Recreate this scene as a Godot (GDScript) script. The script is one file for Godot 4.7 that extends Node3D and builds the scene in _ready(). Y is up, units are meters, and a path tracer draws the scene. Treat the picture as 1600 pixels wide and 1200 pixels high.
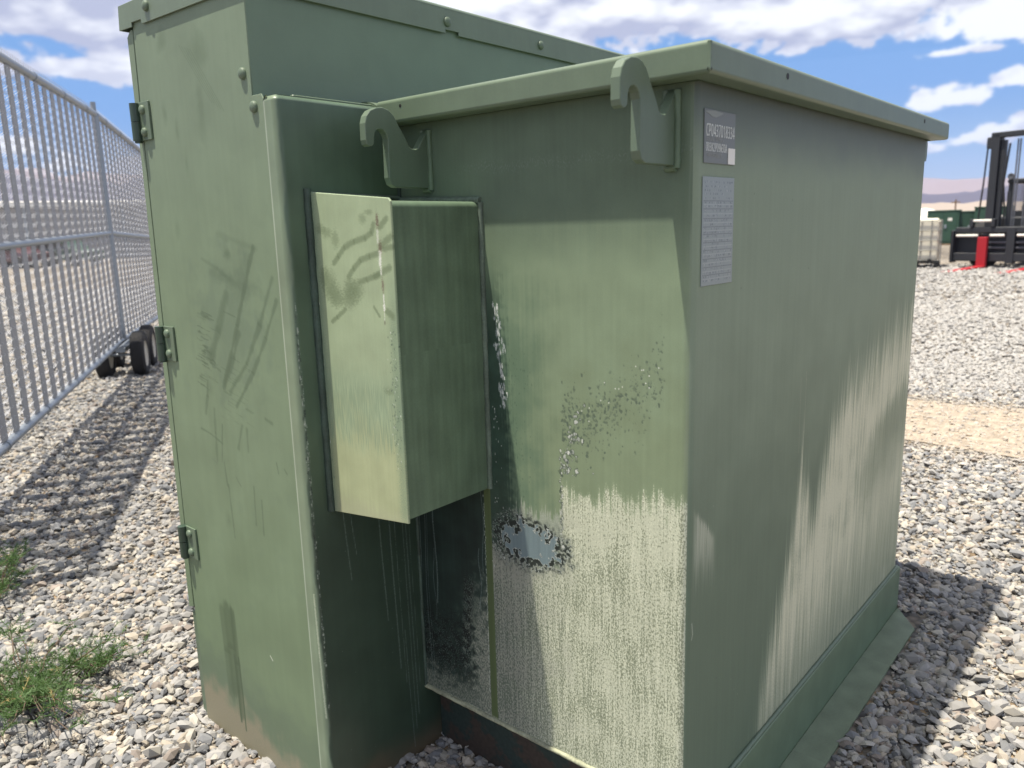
extends Node3D

# ---------------------------------------------------------------- mesh builder
const PAINT_TONE := Vector3(0.912, 0.928, 0.945)   # dulled olive cast of the old paint

class Mb:
	var v := PackedVector3Array()
	var n := PackedVector3Array()
	var uv := PackedVector2Array()

	func tri(a: Vector3, b: Vector3, c: Vector3, na: Vector3, nb: Vector3, nc: Vector3) -> void:
		if (c - a).cross(b - a).dot(na + nb + nc) < 0.0:
			v.append_array([a, c, b])
			n.append_array([na, nc, nb])
		else:
			v.append_array([a, b, c])
			n.append_array([na, nb, nc])

	func flat(a: Vector3, b: Vector3, c: Vector3, hint: Vector3) -> void:
		var k := (c - a).cross(b - a).normalized()
		if k.dot(hint) < 0.0:
			k = -k
		tri(a, b, c, k, k, k)

	func quad(a: Vector3, b: Vector3, c: Vector3, d: Vector3, hint: Vector3) -> void:
		flat(a, b, c, hint)
		flat(a, c, d, hint)

	func squad(a: Vector3, b: Vector3, c: Vector3, d: Vector3, na: Vector3, nb: Vector3, nc: Vector3, nd: Vector3) -> void:
		tri(a, b, c, na, nb, nc)
		tri(a, c, d, na, nc, nd)

	# box with chamfered edges between two corners
	func box(lo: Vector3, hi: Vector3, r := 0.0) -> void:
		obox(Transform3D(Basis(), (lo + hi) / 2.0), (hi - lo) / 2.0, r)

	func obox(t: Transform3D, h: Vector3, r := 0.0) -> void:
		var e: float = minf(r, minf(h.x, minf(h.y, h.z)) * 0.9)
		var ax := [Vector3.RIGHT, Vector3.UP, Vector3.BACK]
		for i in 3:
			var j := (i + 1) % 3
			var k := (i + 2) % 3
			for s in [-1.0, 1.0]:
				var nn: Vector3 = ax[i] * s
				var p: Array = []
				for q in [[-1.0, -1.0], [1.0, -1.0], [1.0, 1.0], [-1.0, 1.0]]:
					p.append(t * (ax[i] * s * h[i] + ax[j] * q[0] * (h[j] - e) + ax[k] * q[1] * (h[k] - e)))
				quad(p[0], p[1], p[2], p[3], t.basis * nn)
		if e <= 0.0:
			return
		for i in 3:
			var j := (i + 1) % 3
			var k := (i + 2) % 3
			for s in [-1.0, 1.0]:
				for q in [-1.0, 1.0]:
					var nj: Vector3 = t.basis * (ax[j] * s)
					var nk: Vector3 = t.basis * (ax[k] * q)
					var m: Array = []
					for w in [-1.0, 1.0]:
						m.append(t * (ax[i] * w * (h[i] - e) + ax[j] * s * h[j] + ax[k] * q * (h[k] - e)))
						m.append(t * (ax[i] * w * (h[i] - e) + ax[j] * s * (h[j] - e) + ax[k] * q * h[k]))
					squad(m[0], m[1], m[3], m[2], nj, nk, nk, nj)
		for sx in [-1.0, 1.0]:
			for sy in [-1.0, 1.0]:
				for sz in [-1.0, 1.0]:
					var c := Vector3(sx * h.x, sy * h.y, sz * h.z)
					flat(t * (c - Vector3(0, sy * e, sz * e)), t * (c - Vector3(sx * e, 0, sz * e)), t * (c - Vector3(sx * e, sy * e, 0)), t.basis * c)

	# a flat outline pushed along w, edges rounded off by a small bevel
	func plate(poly: PackedVector2Array, o: Vector3, u: Vector3, y: Vector3, w: Vector3, bevel := 0.0) -> void:
		var t := poly.size()
		if Geometry2D.is_polygon_clockwise(poly):
			poly.reverse()
		var inner := poly
		if bevel > 0.0:
			var off := Geometry2D.offset_polygon(poly, -bevel, Geometry2D.JOIN_MITER)
			if off.size() == 1 and off[0].size() == t:
				inner = PackedVector2Array()
				for p in poly:
					var best: Vector2 = off[0][0]
					for q in off[0]:
						if q.distance_to(p) < best.distance_to(p):
							best = q
					inner.append(best)
			else:
				bevel = 0.0
		var wn := w.normalized()
		var idx := Geometry2D.triangulate_polygon(inner)
		for side in 2:
			var base := o if side == 0 else o + w
			var nn := -wn if side == 0 else wn
			for i in range(0, idx.size(), 3):
				flat(base + u * inner[idx[i]].x + y * inner[idx[i]].y, base + u * inner[idx[i + 1]].x + y * inner[idx[i + 1]].y, base + u * inner[idx[i + 2]].x + y * inner[idx[i + 2]].y, nn)
		for i in t:
			var a := poly[i]
			var b := poly[(i + 1) % t]
			var d := (b - a).normalized()
			var nn := u * d.y - y * d.x
			var a3 := o + u * a.x + y * a.y
			var b3 := o + u * b.x + y * b.y
			var lo := wn * bevel
			quad(a3 + lo, b3 + lo, b3 + w - lo, a3 + w - lo, nn)
			if bevel > 0.0:
				var ai := o + u * inner[i].x + y * inner[i].y
				var bi := o + u * inner[(i + 1) % t].x + y * inner[(i + 1) % t].y
				quad(a3 + lo, b3 + lo, bi, ai, nn - wn)
				quad(a3 + w - lo, b3 + w - lo, bi + w, ai + w, nn + wn)

	# round bar through points, one radius for each
	func tube(p: Array, r: Array, sides := 8, caps := true) -> void:
		var up := Vector3.UP
		var rings: Array = []
		for i in p.size():
			var d: Vector3 = (p[mini(i + 1, p.size() - 1)] - p[maxi(i - 1, 0)]).normalized()
			if absf(d.dot(up)) > 0.95:
				up = Vector3.RIGHT if absf(d.x) < 0.9 else Vector3.BACK
			var a := d.cross(up).normalized()
			var b := a.cross(d).normalized()
			up = b
			var ring: Array = []
			var rr: float = r[mini(i, r.size() - 1)]
			for k in sides:
				var t := TAU * k / sides
				var nn := a * cos(t) + b * sin(t)
				ring.append([p[i] + nn * rr, nn])
			rings.append(ring)
		for i in p.size() - 1:
			for k in sides:
				var k2 := (k + 1) % sides
				var A: Array = rings[i][k]
				var B: Array = rings[i][k2]
				var C: Array = rings[i + 1][k2]
				var D: Array = rings[i + 1][k]
				squad(A[0], B[0], C[0], D[0], A[1], B[1], C[1], D[1])
		if caps:
			for e in [0, p.size() - 1]:
				var dir: Vector3 = (p[0] - p[1]) if e == 0 else (p[e] - p[e - 1])
				for k in sides:
					flat(p[e], rings[e][k][0], rings[e][(k + 1) % sides][0], dir)

	# profile of (along axis, radius) turned round an axis
	func lathe(o: Vector3, axis: Vector3, prof: Array, sides := 24) -> void:
		axis = axis.normalized()
		var a := axis.cross(Vector3.UP if absf(axis.y) < 0.9 else Vector3.RIGHT).normalized()
		var b := axis.cross(a)
		for i in prof.size() - 1:
			var p0: Vector2 = prof[i]
			var p1: Vector2 = prof[i + 1]
			var d := (p1 - p0).normalized()
			for k in sides:
				var t0 := TAU * k / sides
				var t1 := TAU * (k + 1) / sides
				var r0 := a * cos(t0) + b * sin(t0)
				var r1 := a * cos(t1) + b * sin(t1)
				var n0 := r0 * d.x - axis * d.y
				var n1 := r1 * d.x - axis * d.y
				squad(o + axis * p0.x + r0 * p0.y, o + axis * p0.x + r1 * p0.y, o + axis * p1.x + r1 * p1.y, o + axis * p1.x + r0 * p1.y, n0, n1, n1, n0)

	# sweeps a cross-section [(out, up, normal out, normal up)] along straight ends
	func map(o: Vector3, u: Vector3, w: Vector3) -> void:
		uv.resize(v.size())
		for i in v.size():
			uv[i] = Vector2((v[i] - o).dot(u), (v[i] - o).dot(w))

	func commit(m: Material, into: ArrayMesh = null) -> ArrayMesh:
		var a := []
		a.resize(Mesh.ARRAY_MAX)
		a[Mesh.ARRAY_VERTEX] = v
		a[Mesh.ARRAY_NORMAL] = n
		if uv.size() == v.size():
			a[Mesh.ARRAY_TEX_UV] = uv
		var me := into if into else ArrayMesh.new()
		me.add_surface_from_arrays(Mesh.PRIMITIVE_TRIANGLES, a)
		me.surface_set_material(me.get_surface_count() - 1, m)
		return me

# ---------------------------------------------------------------- helpers
var rng := RandomNumberGenerator.new()
var M := {}
const EYE := Vector3(0.6754, 1.425, 1.299)
const HEADING := 0.709

func obj(called: String, me: Mesh, parent: Node = null) -> MeshInstance3D:
	var o := MeshInstance3D.new()
	o.name = called
	o.mesh = me
	(parent if parent else self).add_child(o, true)
	return o

func part(called: String, b: Mb, m: Material, parent: Node = null) -> MeshInstance3D:
	return obj(called, b.commit(m), parent)

func thing(called: String, label: String, category: String, at := Vector3.ZERO, turn := 0.0, group := "") -> Node3D:
	var o := Node3D.new()
	o.name = called
	add_child(o, true)
	o.position = at
	o.rotation.y = turn
	tag(o, label, category, group)
	return o

func tag(o: Node, label: String, category := "", group := "", kind := "") -> void:
	if label:
		o.set_meta("label", label)
	if category:
		o.set_meta("category", category)
	if group:
		o.set_meta("group", group)
	if kind:
		o.set_meta("kind", kind)

func mat(c: Color, rough := 0.6, metal := 0.0, spec := 0.5) -> StandardMaterial3D:
	var m := StandardMaterial3D.new()
	m.albedo_color = c
	m.roughness = rough
	m.metallic = metal
	m.metallic_specular = spec
	return m

func ss(a: float, b: float, x: float) -> float:
	var t := clampf((x - a) / (b - a), 0.0, 1.0)
	return t * t * (3.0 - 2.0 * t)

# noise picture as bytes; sx, sy stretch it along an axis
func nz(w: int, h: int, freq: float, sd: int, oct := 4, sx := 1, sy := 1, kind := FastNoiseLite.TYPE_SIMPLEX_SMOOTH, ret := FastNoiseLite.RETURN_DISTANCE) -> PackedByteArray:
	var f := FastNoiseLite.new()
	f.seed = sd
	f.noise_type = kind
	f.frequency = freq
	f.fractal_octaves = oct
	if oct == 1:
		f.fractal_type = FastNoiseLite.FRACTAL_NONE
	f.cellular_return_type = ret
	var im := f.get_image(maxi(2, w / sx), maxi(2, h / sy), false, false, true)
	im.convert(Image.FORMAT_L8)
	if sx > 1 or sy > 1:
		im.resize(w, h, Image.INTERPOLATE_CUBIC)
	return im.get_data()

# a picture that is being painted, in metres of the sheet it lies on
class Paint:
	var w: int
	var h: int
	var x0: float
	var y0: float
	var k: float
	var px: PackedByteArray
	var hi: PackedByteArray

	func _init(ax: float, ay: float, bx: float, by: float, per_m: float) -> void:
		x0 = ax
		y0 = by
		k = per_m
		w = int((bx - ax) * k)
		h = int((by - ay) * k)
		px.resize(w * h * 3)
		hi.resize(w * h)
		hi.fill(128)

	func put(i: int, c: Vector3) -> void:
		c *= PAINT_TONE
		px[i * 3] = int(clampf(c.x, 0.0, 1.0) * 255.0)
		px[i * 3 + 1] = int(clampf(c.y, 0.0, 1.0) * 255.0)
		px[i * 3 + 2] = int(clampf(c.z, 0.0, 1.0) * 255.0)

	func mixin(i: int, c: Vector3, a: float) -> void:
		px[i * 3] = int(lerpf(px[i * 3], clampf(c.x, 0, 1) * 255.0, a))
		px[i * 3 + 1] = int(lerpf(px[i * 3 + 1], clampf(c.y, 0, 1) * 255.0, a))
		px[i * 3 + 2] = int(lerpf(px[i * 3 + 2], clampf(c.z, 0, 1) * 255.0, a))

	# soft ellipse; grain (bytes of the same size) roughens its edge
	func blob(x: float, y: float, rx: float, ry: float, c: Vector3, a: float, soft := 0.5, grain := PackedByteArray(), rough := 0.0, lift := 0) -> void:
		var e := 1.0 + rough
		for j in range(maxi(0, int((y0 - y - ry * e) * k)), mini(h, int((y0 - y + ry * e) * k) + 2)):
			for i in range(maxi(0, int((x - rx * e - x0) * k)), mini(w, int((x + rx * e - x0) * k) + 2)):
				var dx := (x0 + (i + 0.5) / k - x) / rx
				var dy := (y0 - (j + 0.5) / k - y) / ry
				var d := sqrt(dx * dx + dy * dy)
				if rough > 0.0:
					d += (grain[j * w + i] / 255.0 - 0.5) * 2.0 * rough
				var s := clampf((1.0 - d) / soft, 0.0, 1.0)
				if s > 0.0:
					mixin(j * w + i, c, a * s)
					if lift:
						hi[j * w + i] = clampi(int(lerpf(hi[j * w + i], 128 + lift, s)), 0, 255)

	# soft line through points
	func stroke(p: Array, wid: float, c: Vector3, a: float, soft := 0.5, grain := PackedByteArray(), rough := 0.0) -> void:
		for q in p.size() - 1:
			var A: Vector2 = p[q]
			var B: Vector2 = p[q + 1]
			var lo := A.min(B) - Vector2(wid, wid) * 1.6
			var up := A.max(B) + Vector2(wid, wid) * 1.6
			var d := B - A
			var l2 := maxf(d.length_squared(), 1e-9)
			for j in range(maxi(0, int((y0 - up.y) * k)), mini(h, int((y0 - lo.y) * k) + 1)):
				for i in range(maxi(0, int((lo.x - x0) * k)), mini(w, int((up.x - x0) * k) + 1)):
					var P := Vector2(x0 + (i + 0.5) / k, y0 - (j + 0.5) / k)
					var t := (P - A).dot(d) / l2
					if (t < 0.0 and q > 0) or t > 1.0 and q < p.size() - 2:
						if t > 1.0:
							continue
					var e := P.distance_to(A + d * clampf(t, 0.0, 1.0)) / wid
					if rough > 0.0:
						e += (grain[j * w + i] / 255.0 - 0.5) * 2.0 * rough
					var s := clampf((1.0 - e) / soft, 0.0, 1.0)
					if s > 0.0:
						mixin(j * w + i, c, a * s)

	func tex() -> ImageTexture:
		return ImageTexture.create_from_image(Image.create_from_data(w, h, false, Image.FORMAT_RGB8, px))

	func htex() -> ImageTexture:
		return ImageTexture.create_from_image(Image.create_from_data(w, h, false, Image.FORMAT_L8, hi))

	# puts the picture on a mesh whose uv are metres (x along, y up)
	func onto(rough: float, spec: float, relief := 0.0) -> StandardMaterial3D:
		var m := StandardMaterial3D.new()
		m.albedo_texture = tex()
		m.texture_repeat = false
		m.roughness = rough
		m.metallic_specular = spec
		m.uv1_scale = Vector3(k / w, -k / h, 1)
		m.uv1_offset = Vector3(-x0 * k / w, y0 * k / h, 0)
		if relief > 0.0:
			m.heightmap_enabled = true
			m.heightmap_texture = htex()
			m.heightmap_scale = relief
		return m

# ---------------------------------------------------------------- sky
func make_sky() -> Texture2D:
	var w := 3200
	var h := 1600
	var a := FastNoiseLite.new()
	a.seed = 11
	a.frequency = 1.0
	a.fractal_octaves = 6
	a.fractal_gain = 0.52
	var b := FastNoiseLite.new()
	b.seed = 5
	b.frequency = 1.0
	b.fractal_octaves = 3
	# heaps low in the sky: heading (deg), height (deg), half width, half height
	var heaps := [[-12.5, 7.0, 2.4, 1.0], [-8.3, 7.6, 1.6, 0.8], [-10.2, 4.6, 2.6, 0.9], [-14.5, 4.2, 2.0, 0.6], [-66.5, 10.2, 3.6, 1.8], [-72.0, 10.0, 2.4, 1.1], [-73.0, 13.0, 7.0, 1.6], [-7.0, 5.2, 2.0, 0.8], [-12.0, 9.6, 2.6, 0.35], [-77.0, 12.6, 3.0, 0.7], [-10.0, 11.9, 9.0, 3.4], [-21.0, 12.6, 8.0, 3.2], [-31.0, 13.2, 7.0, 2.8], [-66.0, 4.5, 3.4, 1.0], [-74.0, 5.5, 3.4, 1.0]]
	rng.seed = 77
	for q in 46:
		var az := -180.0 + 360.0 * q / 46.0 + rng.randf_range(-3, 3)
		if az > -84.0 and az < 2.0:
			continue
		heaps.append([az, rng.randf_range(3.5, 11.0), rng.randf_range(1.6, 3.6), rng.randf_range(0.6, 1.5)])
	var col := PackedFloat32Array()
	col.resize(w * h * 4)
	var half := h / 2 + 6
	var idx := []
	for x in w:
		var az := fposmod((x + 0.5) / w * 360.0 + 180.0, 360.0) - 180.0
		var near := []
		for q in heaps:
			if absf(az - q[0]) < q[2] * 2.0:
				near.append(q)
		idx.append(near)
	var sky_px := PackedFloat32Array([0, 0, 0, 1])
	for y in half:
		var el := 90.0 - (y + 0.5) / h * 180.0
		var e := deg_to_rad(el)
		var sy := sin(e)
		var cy := cos(e)
		var blue := Vector3(0.085, 0.20, 0.50).lerp(Vector3(0.165, 0.345, 0.67), ss(60, 12, el)).lerp(Vector3(0.38, 0.53, 0.71), ss(8.5, 1.5, el)).lerp(Vector3(0.52, 0.58, 0.66), ss(4, 0, el))
		for x in w:
			var az := (x + 0.5) / w * TAU
			var dx := sin(az) * cy
			var dz := -cos(az) * cy
			var sc := 3.2
			var n1 := a.get_noise_3d(dx * sc, sy * sc * 2.6, dz * sc)
			var d := ss(10.0, 12.4, el + n1 * 7.0) * (0.84 + n1 * 1.5) - 0.10
			var deck := d
			var adeg := fposmod((x + 0.5) / w * 360.0 + 180.0, 360.0) - 180.0
			for q in idx[x]:
				var ux: float = (adeg - q[0]) / q[2]
				var uy: float = (el - q[1]) / q[3]
				if uy < 0.0:
					uy *= 1.9
				var r := 1.0 - sqrt(ux * ux + uy * uy)
				if r > -1.0:
					d = maxf(d, r * 0.8 + a.get_noise_3d(dx * 16.0, sy * 26.0, dz * 16.0) * 0.9)
			var cov := ss(0.0, 0.26, d)
			var c := blue
			if cov > 0.0:
				# tops white, undersides grey-lilac
				var n2 := a.get_noise_3d(dx * sc, sy * sc * 2.6 + 0.16, dz * sc)
				var lit := clampf(0.50 + (n1 - n2) * 3.6 + b.get_noise_3d(dx * 9.0, sy * 20.0, dz * 9.0) * 0.35, 0.0, 1.0)
				if deck < 0.0:
					lit = clampf(lit + 0.3, 0, 1)
				var cc := Vector3(0.45, 0.47, 0.60).lerp(Vector3(0.92, 0.93, 0.95), lit)
				c = c.lerp(cc, cov * 0.96)
			var i := (y * w + x) * 4
			col[i] = c.x
			col[i + 1] = c.y
			col[i + 2] = c.z
			col[i + 3] = 1.0
	for y in range(half, h):
		for x in w:
			var i := (y * w + x) * 4
			col[i] = 0.30
			col[i + 1] = 0.28
			col[i + 2] = 0.25
			col[i + 3] = 1.0
	return ImageTexture.create_from_image(Image.create_from_data(w, h, false, Image.FORMAT_RGBAF, col.to_byte_array()))

# ---------------------------------------------------------------- painted steel
const GREEN := Vector3(0.515, 0.573, 0.46)
const CREAM := Vector3(0.80, 0.805, 0.70)
const DEEP := Vector3(0.20, 0.28, 0.235)

func paint_front() -> StandardMaterial3D:
	var p := Paint.new(-0.780, 0.195, 0.025, 1.675, 800.0)
	var w := p.w
	var h := p.h
	var big := nz(w, h, 0.011, 1)
	var fine := nz(w, h, 0.30, 2, 2, 1, 2)
	var grain := nz(w, h, 0.33, 3, 2)
	var st := nz(w, h, 0.09, 4, 3, 1, 40)
	var st2 := nz(w, h, 0.22, 5, 2, 1, 26)
	var flake := nz(w, h, 0.045, 6, 3)
	var coarse := nz(w, h, 0.035, 7, 3)
	var tear := nz(w, h, 0.10, 17, 2)
	for j in h:
		var y := p.y0 - (j + 0.5) / p.k
		for i in w:
			var q := j * w + i
			var x := p.x0 + (i + 0.5) / p.k
			var nb := big[q] / 255.0 - 0.5
			var nf := fine[q] / 255.0 - 0.5
			var ng := grain[q] / 255.0 - 0.5
			var s1 := st[q] / 255.0 - 0.5
			var s2 := st2[q] / 255.0 - 0.5
			var nk := flake[q] / 255.0 - 0.5
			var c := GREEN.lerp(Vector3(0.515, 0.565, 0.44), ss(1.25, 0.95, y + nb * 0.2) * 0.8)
			c = c.lerp(Vector3(0.375, 0.435, 0.36), ss(1.30, 1.50, y + s1 * 0.05) * 0.85)  # top painted darker to stand for the shadow under the lid
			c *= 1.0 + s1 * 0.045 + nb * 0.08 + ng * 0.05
			var hgt := 128.0 + ng * 10.0
			# faint scuffed band high up under the lid
			c = c.lerp(Vector3(0.52, 0.56, 0.52), ss(0.05, 0.3, nf) * ss(0.022, 0.0, absf(y - 1.553 - nb * 0.02)) * ss(-0.66, -0.5, x) * 0.45)
			# wet looking wash beside the valve box
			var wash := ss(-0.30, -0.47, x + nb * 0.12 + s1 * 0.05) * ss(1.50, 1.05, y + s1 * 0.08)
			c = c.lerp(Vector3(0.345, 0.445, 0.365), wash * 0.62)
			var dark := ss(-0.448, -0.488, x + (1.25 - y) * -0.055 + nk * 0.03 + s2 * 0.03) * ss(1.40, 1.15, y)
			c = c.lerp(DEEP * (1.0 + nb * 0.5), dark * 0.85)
			# bare, mottled lower part
			var edge := 0.852 + 0.05 * (x + 0.3) / 0.3 + s2 * 0.038 + s1 * 0.035 + nb * 0.06 + nk * 0.02
			if x < -0.305:
				edge = lerpf(edge, 0.70 + nk * 0.10, ss(-0.302, -0.318, x + nk * 0.02))
			var bare := ss(-0.010, 0.030, edge - y + ng * 0.03)
			if x > -0.516 and bare > 0.0:
				var top := ss(0.22, 0.0, edge - y)
				var side := ss(-0.50, -0.25, x + nb * 0.1)
				var cut := 0.05 - 0.20 * top - 0.12 * side + nb * 0.42 + s1 * 0.22
				var sp := ss(cut - 0.26, cut + 0.22, nf * 1.0 + ng * 0.7 + s2 * 0.42)
				var grey := Vector3(0.37, 0.405, 0.35).lerp(Vector3(0.50, 0.52, 0.43), side)
				var mc := grey.lerp(Vector3(0.61, 0.61, 0.55).lerp(CREAM, side), sp)
				mc = mc.lerp(Vector3(0.93, 0.925, 0.82), ss(0.16, 0.30, ng + s2 * 0.5) * side * 0.7)
				c = c.lerp(mc * (1.0 + nb * 0.08), bare)
				hgt += (sp - 0.5) * 30.0 * bare
			# a pale ragged patch above the bared metal
			var pe := 0.800 + s2 * 0.06 + s1 * 0.02
			var pale := ss(0.0, 0.008, pe - y) * ss(0.735, 0.75, y) * ss(-0.455, -0.435, x + nk * 0.03) * ss(-0.300, -0.312, x + nk * 0.01)
			c = c.lerp(Vector3(0.63, 0.65, 0.58) * (1.0 + ng * 0.2), pale * 0.9)
			# left of the painted strip, under the box
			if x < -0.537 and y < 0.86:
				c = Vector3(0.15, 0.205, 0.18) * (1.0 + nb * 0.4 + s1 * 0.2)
				var m := ss(-0.635, -0.575, x + nk * 0.10 - (0.5 - y) * 0.06) * ss(0.62, 0.42, y + nk * 0.2)
				m = maxf(m, ss(0.32, 0.24, y + nk * 0.10) * 0.8)
				var sp := ss(-0.15, 0.2, nf * 1.2 + ng * 0.6)
				c = c.lerp(Vector3(0.40, 0.43, 0.38).lerp(Vector3(0.62, 0.62, 0.55), sp), m)
				# bitten paint
				var bt := ss(0.50, 0.34, y + nk * 0.08) * ss(0.24, 0.33, y + nk * 0.05) * ss(-0.61, -0.66, x + nk * 0.16)
				bt = maxf(bt, ss(0.022, 0.008, absf(x + 0.612 - (0.45 - y) * -0.1)) * ss(0.60, 0.55, y) * ss(0.27, 0.34, y))
				if bt > 0.05:
					var cn := nf * 0.9 + ng * 0.8 + nk * 0.8
					c = c.lerp(Vector3(0.085, 0.10, 0.09), ss(0.02, -0.05, cn) * bt * 0.9)
					c = c.lerp(Vector3(0.66, 0.68, 0.64), ss(0.05, 0.01, absf(cn - 0.06)) * bt * 0.75)
			elif x < -0.516 and y < 0.86:
				c = Vector3(0.335, 0.385, 0.245) * (1.0 + s1 * 0.12)
				hgt += 25.0
			# bare metal window with curling flakes round it
			var ex := (x + 0.395) / 0.080
			var ey := (y - 0.714) / 0.043
			var r := sqrt(ex * ex + ey * ey)
			if x > -0.516 and r < 2.4:
				var nm := coarse[q] / 255.0 - 0.5
				var nt := tear[q] / 255.0 - 0.5
				var rr := r + nm * 1.15 + nt * 0.45
				# dirty halo, thick on the shaded left, breaking into islands
				var lean := ss(-0.36, -0.47, x) * 0.45
				var zone := ss(1.75 + lean, 1.05, r + nm * 0.9)
				var isl := ss(-0.05, 0.05, nt * 1.1 + nm * 0.5 + zone * 0.30 - 0.16)
				c = c.lerp(Vector3(0.36, 0.39, 0.36), zone * 0.5)
				c = c.lerp(Vector3(0.125, 0.15, 0.135), zone * isl * 0.92)
				var rim := ss(0.055, 0.015, absf(nt * 1.1 + nm * 0.5 + zone * 0.30 - 0.19)) * ss(0.25, 0.6, zone)
				c = c.lerp(Vector3(0.77, 0.79, 0.75), rim * 0.85)
				hgt += rim * 60.0 - 40.0 * zone * isl
				var met := ss(0.90, 0.84, rr)
				c = c.lerp(Vector3(0.455, 0.515, 0.52) * (1.0 + s1 * 0.10 + ng * 0.05), met)
				c = c.lerp(Vector3(0.80, 0.81, 0.77), ss(0.075, 0.02, absf(rr - 0.92)) * ss(-0.2, 0.1, nt + 0.12) * 0.85)
				hgt = lerpf(hgt, 60.0, met)
			# whitish wear along the rounded corner and the bottom edge
			c = c.lerp(Vector3(0.60, 0.63, 0.57), ss(-0.016, 0.008, x + s2 * 0.012) * (0.45 + s2 * 0.6))
			if y < 0.219:
				c = c.lerp(Vector3(0.72, 0.72, 0.62), ss(-0.3, 0.2, ng + nb) * 0.8)
			p.put(q, c)
			p.hi[q] = clampi(int(hgt), 0, 255)
	# pits: a crowd that thins out towards the right, and a chain running down
	rng.seed = 21
	for q in 620:
		var t := pow(rng.randf(), 1.25)
		var x := -0.30 + t * 0.245
		var y := 1.015 + t * 0.13 + rng.randfn(0, 0.038) - 0.03 * sin(t * PI)
		var r := (0.0010 + 0.0030 * pow(rng.randf(), 1.8)) * (1.15 - t * 0.35)
		p.blob(x, y, r, r * rng.randf_range(1.0, 1.7), Vector3(0.31, 0.36, 0.31), rng.randf_range(0.25, 0.85), 0.7, tear, 0.9, -40)
	for q in 60:
		var t := absf(rng.randfn(0, 0.35))
		var y := 1.06 - rng.randf() * 0.16
		var x := -0.302 + (y - 0.90) * 0.16 + t * 0.05
		var r := 0.0012 + 0.0036 * pow(rng.randf(), 1.7)
		p.blob(x, y, r * 1.5, r * 1.9, Vector3(0.23, 0.27, 0.24), 0.8, 0.6, tear, 0.8, -50)
		p.blob(x, y, r * 0.9, r * 1.25, Vector3(0.82, 0.83, 0.80), rng.randf_range(0.5, 0.95), 0.4, tear, 1.0, 30)
	for q in 46:
		var y := 0.95 - q * 0.0050
		var x := -0.306 + 0.003 * sin(q * 1.3) + rng.randfn(0, 0.0012)
		var r := 0.0011 + 0.0030 * pow(rng.randf(), 2.0)
		p.blob(x, y, r * 1.7, r * 2.2, Vector3(0.22, 0.26, 0.23), rng.randf_range(0.3, 0.9), 0.6, tear, 0.8)
		if rng.randf() < 0.8:
			p.blob(x + rng.randfn(0, 0.0006), y, r, r * rng.randf_range(0.9, 1.8), Vector3(0.80, 0.81, 0.78), rng.randf_range(0.5, 0.95), 0.4, tear, 0.9, 40)
	for q in 16:
		var t := rng.randf()
		p.blob(-0.29 + t * 0.23, 1.02 + t * 0.13 + rng.randfn(0, 0.02), 0.0016, 0.002, Vector3(0.88, 0.88, 0.86), 0.9, 0.5)
	# lifted white skin beside the box
	for q in 90:
		var y := 1.02 + rng.randf() * 0.24
		var mid := -0.478 + (1.24 - y) * 0.06
		var x := mid + rng.randfn(0, 0.006)
		p.blob(x, y, rng.randf_range(0.0012, 0.0035), rng.randf_range(0.003, 0.010), Vector3(0.62, 0.65, 0.65) if q % 2 else Vector3(0.82, 0.83, 0.82), 0.85, 0.4, grain, 0.5, 40)
	for q in 40:
		var y := 0.62 + rng.randf() * 0.42
		p.blob(-0.498 + rng.randfn(0, 0.012), y, rng.randf_range(0.0008, 0.002), rng.randf_range(0.001, 0.004), Vector3(0.80, 0.81, 0.80), 0.85, 0.5, grain, 0.4)
	for q in 260:
		var y := 0.78 + rng.randf() * 0.38
		p.blob(-0.445 + rng.randfn(0, 0.032), y, rng.randf_range(0.0008, 0.0022), rng.randf_range(0.0015, 0.004), Vector3(0.27, 0.345, 0.29), rng.randf_range(0.2, 0.6), 0.7, tear, 0.7)
	for q in 50:
		p.blob(-0.5 + rng.randf() * 0.46, 0.25 + rng.randf() * 0.55, rng.randf_range(0.001, 0.004), rng.randf_range(0.001, 0.004), Vector3(0.36, 0.39, 0.33), 0.5, 0.7, grain, 0.4)
	# pale runs down the dark part
	for q in [[-0.752, 0.86, 0.25, 0.0016], [-0.744, 0.86, 0.24, 0.001], [-0.716, 0.86, 0.47, 0.0032], [-0.724, 0.62, 0.42, 0.0014], [-0.56, 0.66, 0.50, 0.002], [-0.546, 0.86, 0.60, 0.0016], [-0.773, 0.86, 0.22, 0.0022]]:
		var pts := []
		for t in 8:
			pts.append(Vector2(q[0] + 0.004 * sin(t * 1.1 + q[0] * 50.0), lerpf(q[1], q[2], t / 7.0)))
		p.stroke(pts, q[3], Vector3(0.52, 0.57, 0.56), 0.5, 0.8, grain, 0.5)
	var yy := 0.80
	while yy > 0.28:
		var on := rng.randf()
		if on > 0.25:
			p.blob(-0.5385 + rng.randfn(0, 0.0008) - maxf(0, 0.55 - yy) * 0.012, yy, 0.0014, 0.005, Vector3(0.74, 0.76, 0.72), 0.8, 0.6)
		yy -= 0.007
	return p.onto(0.62, 0.4, 0.12)

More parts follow.
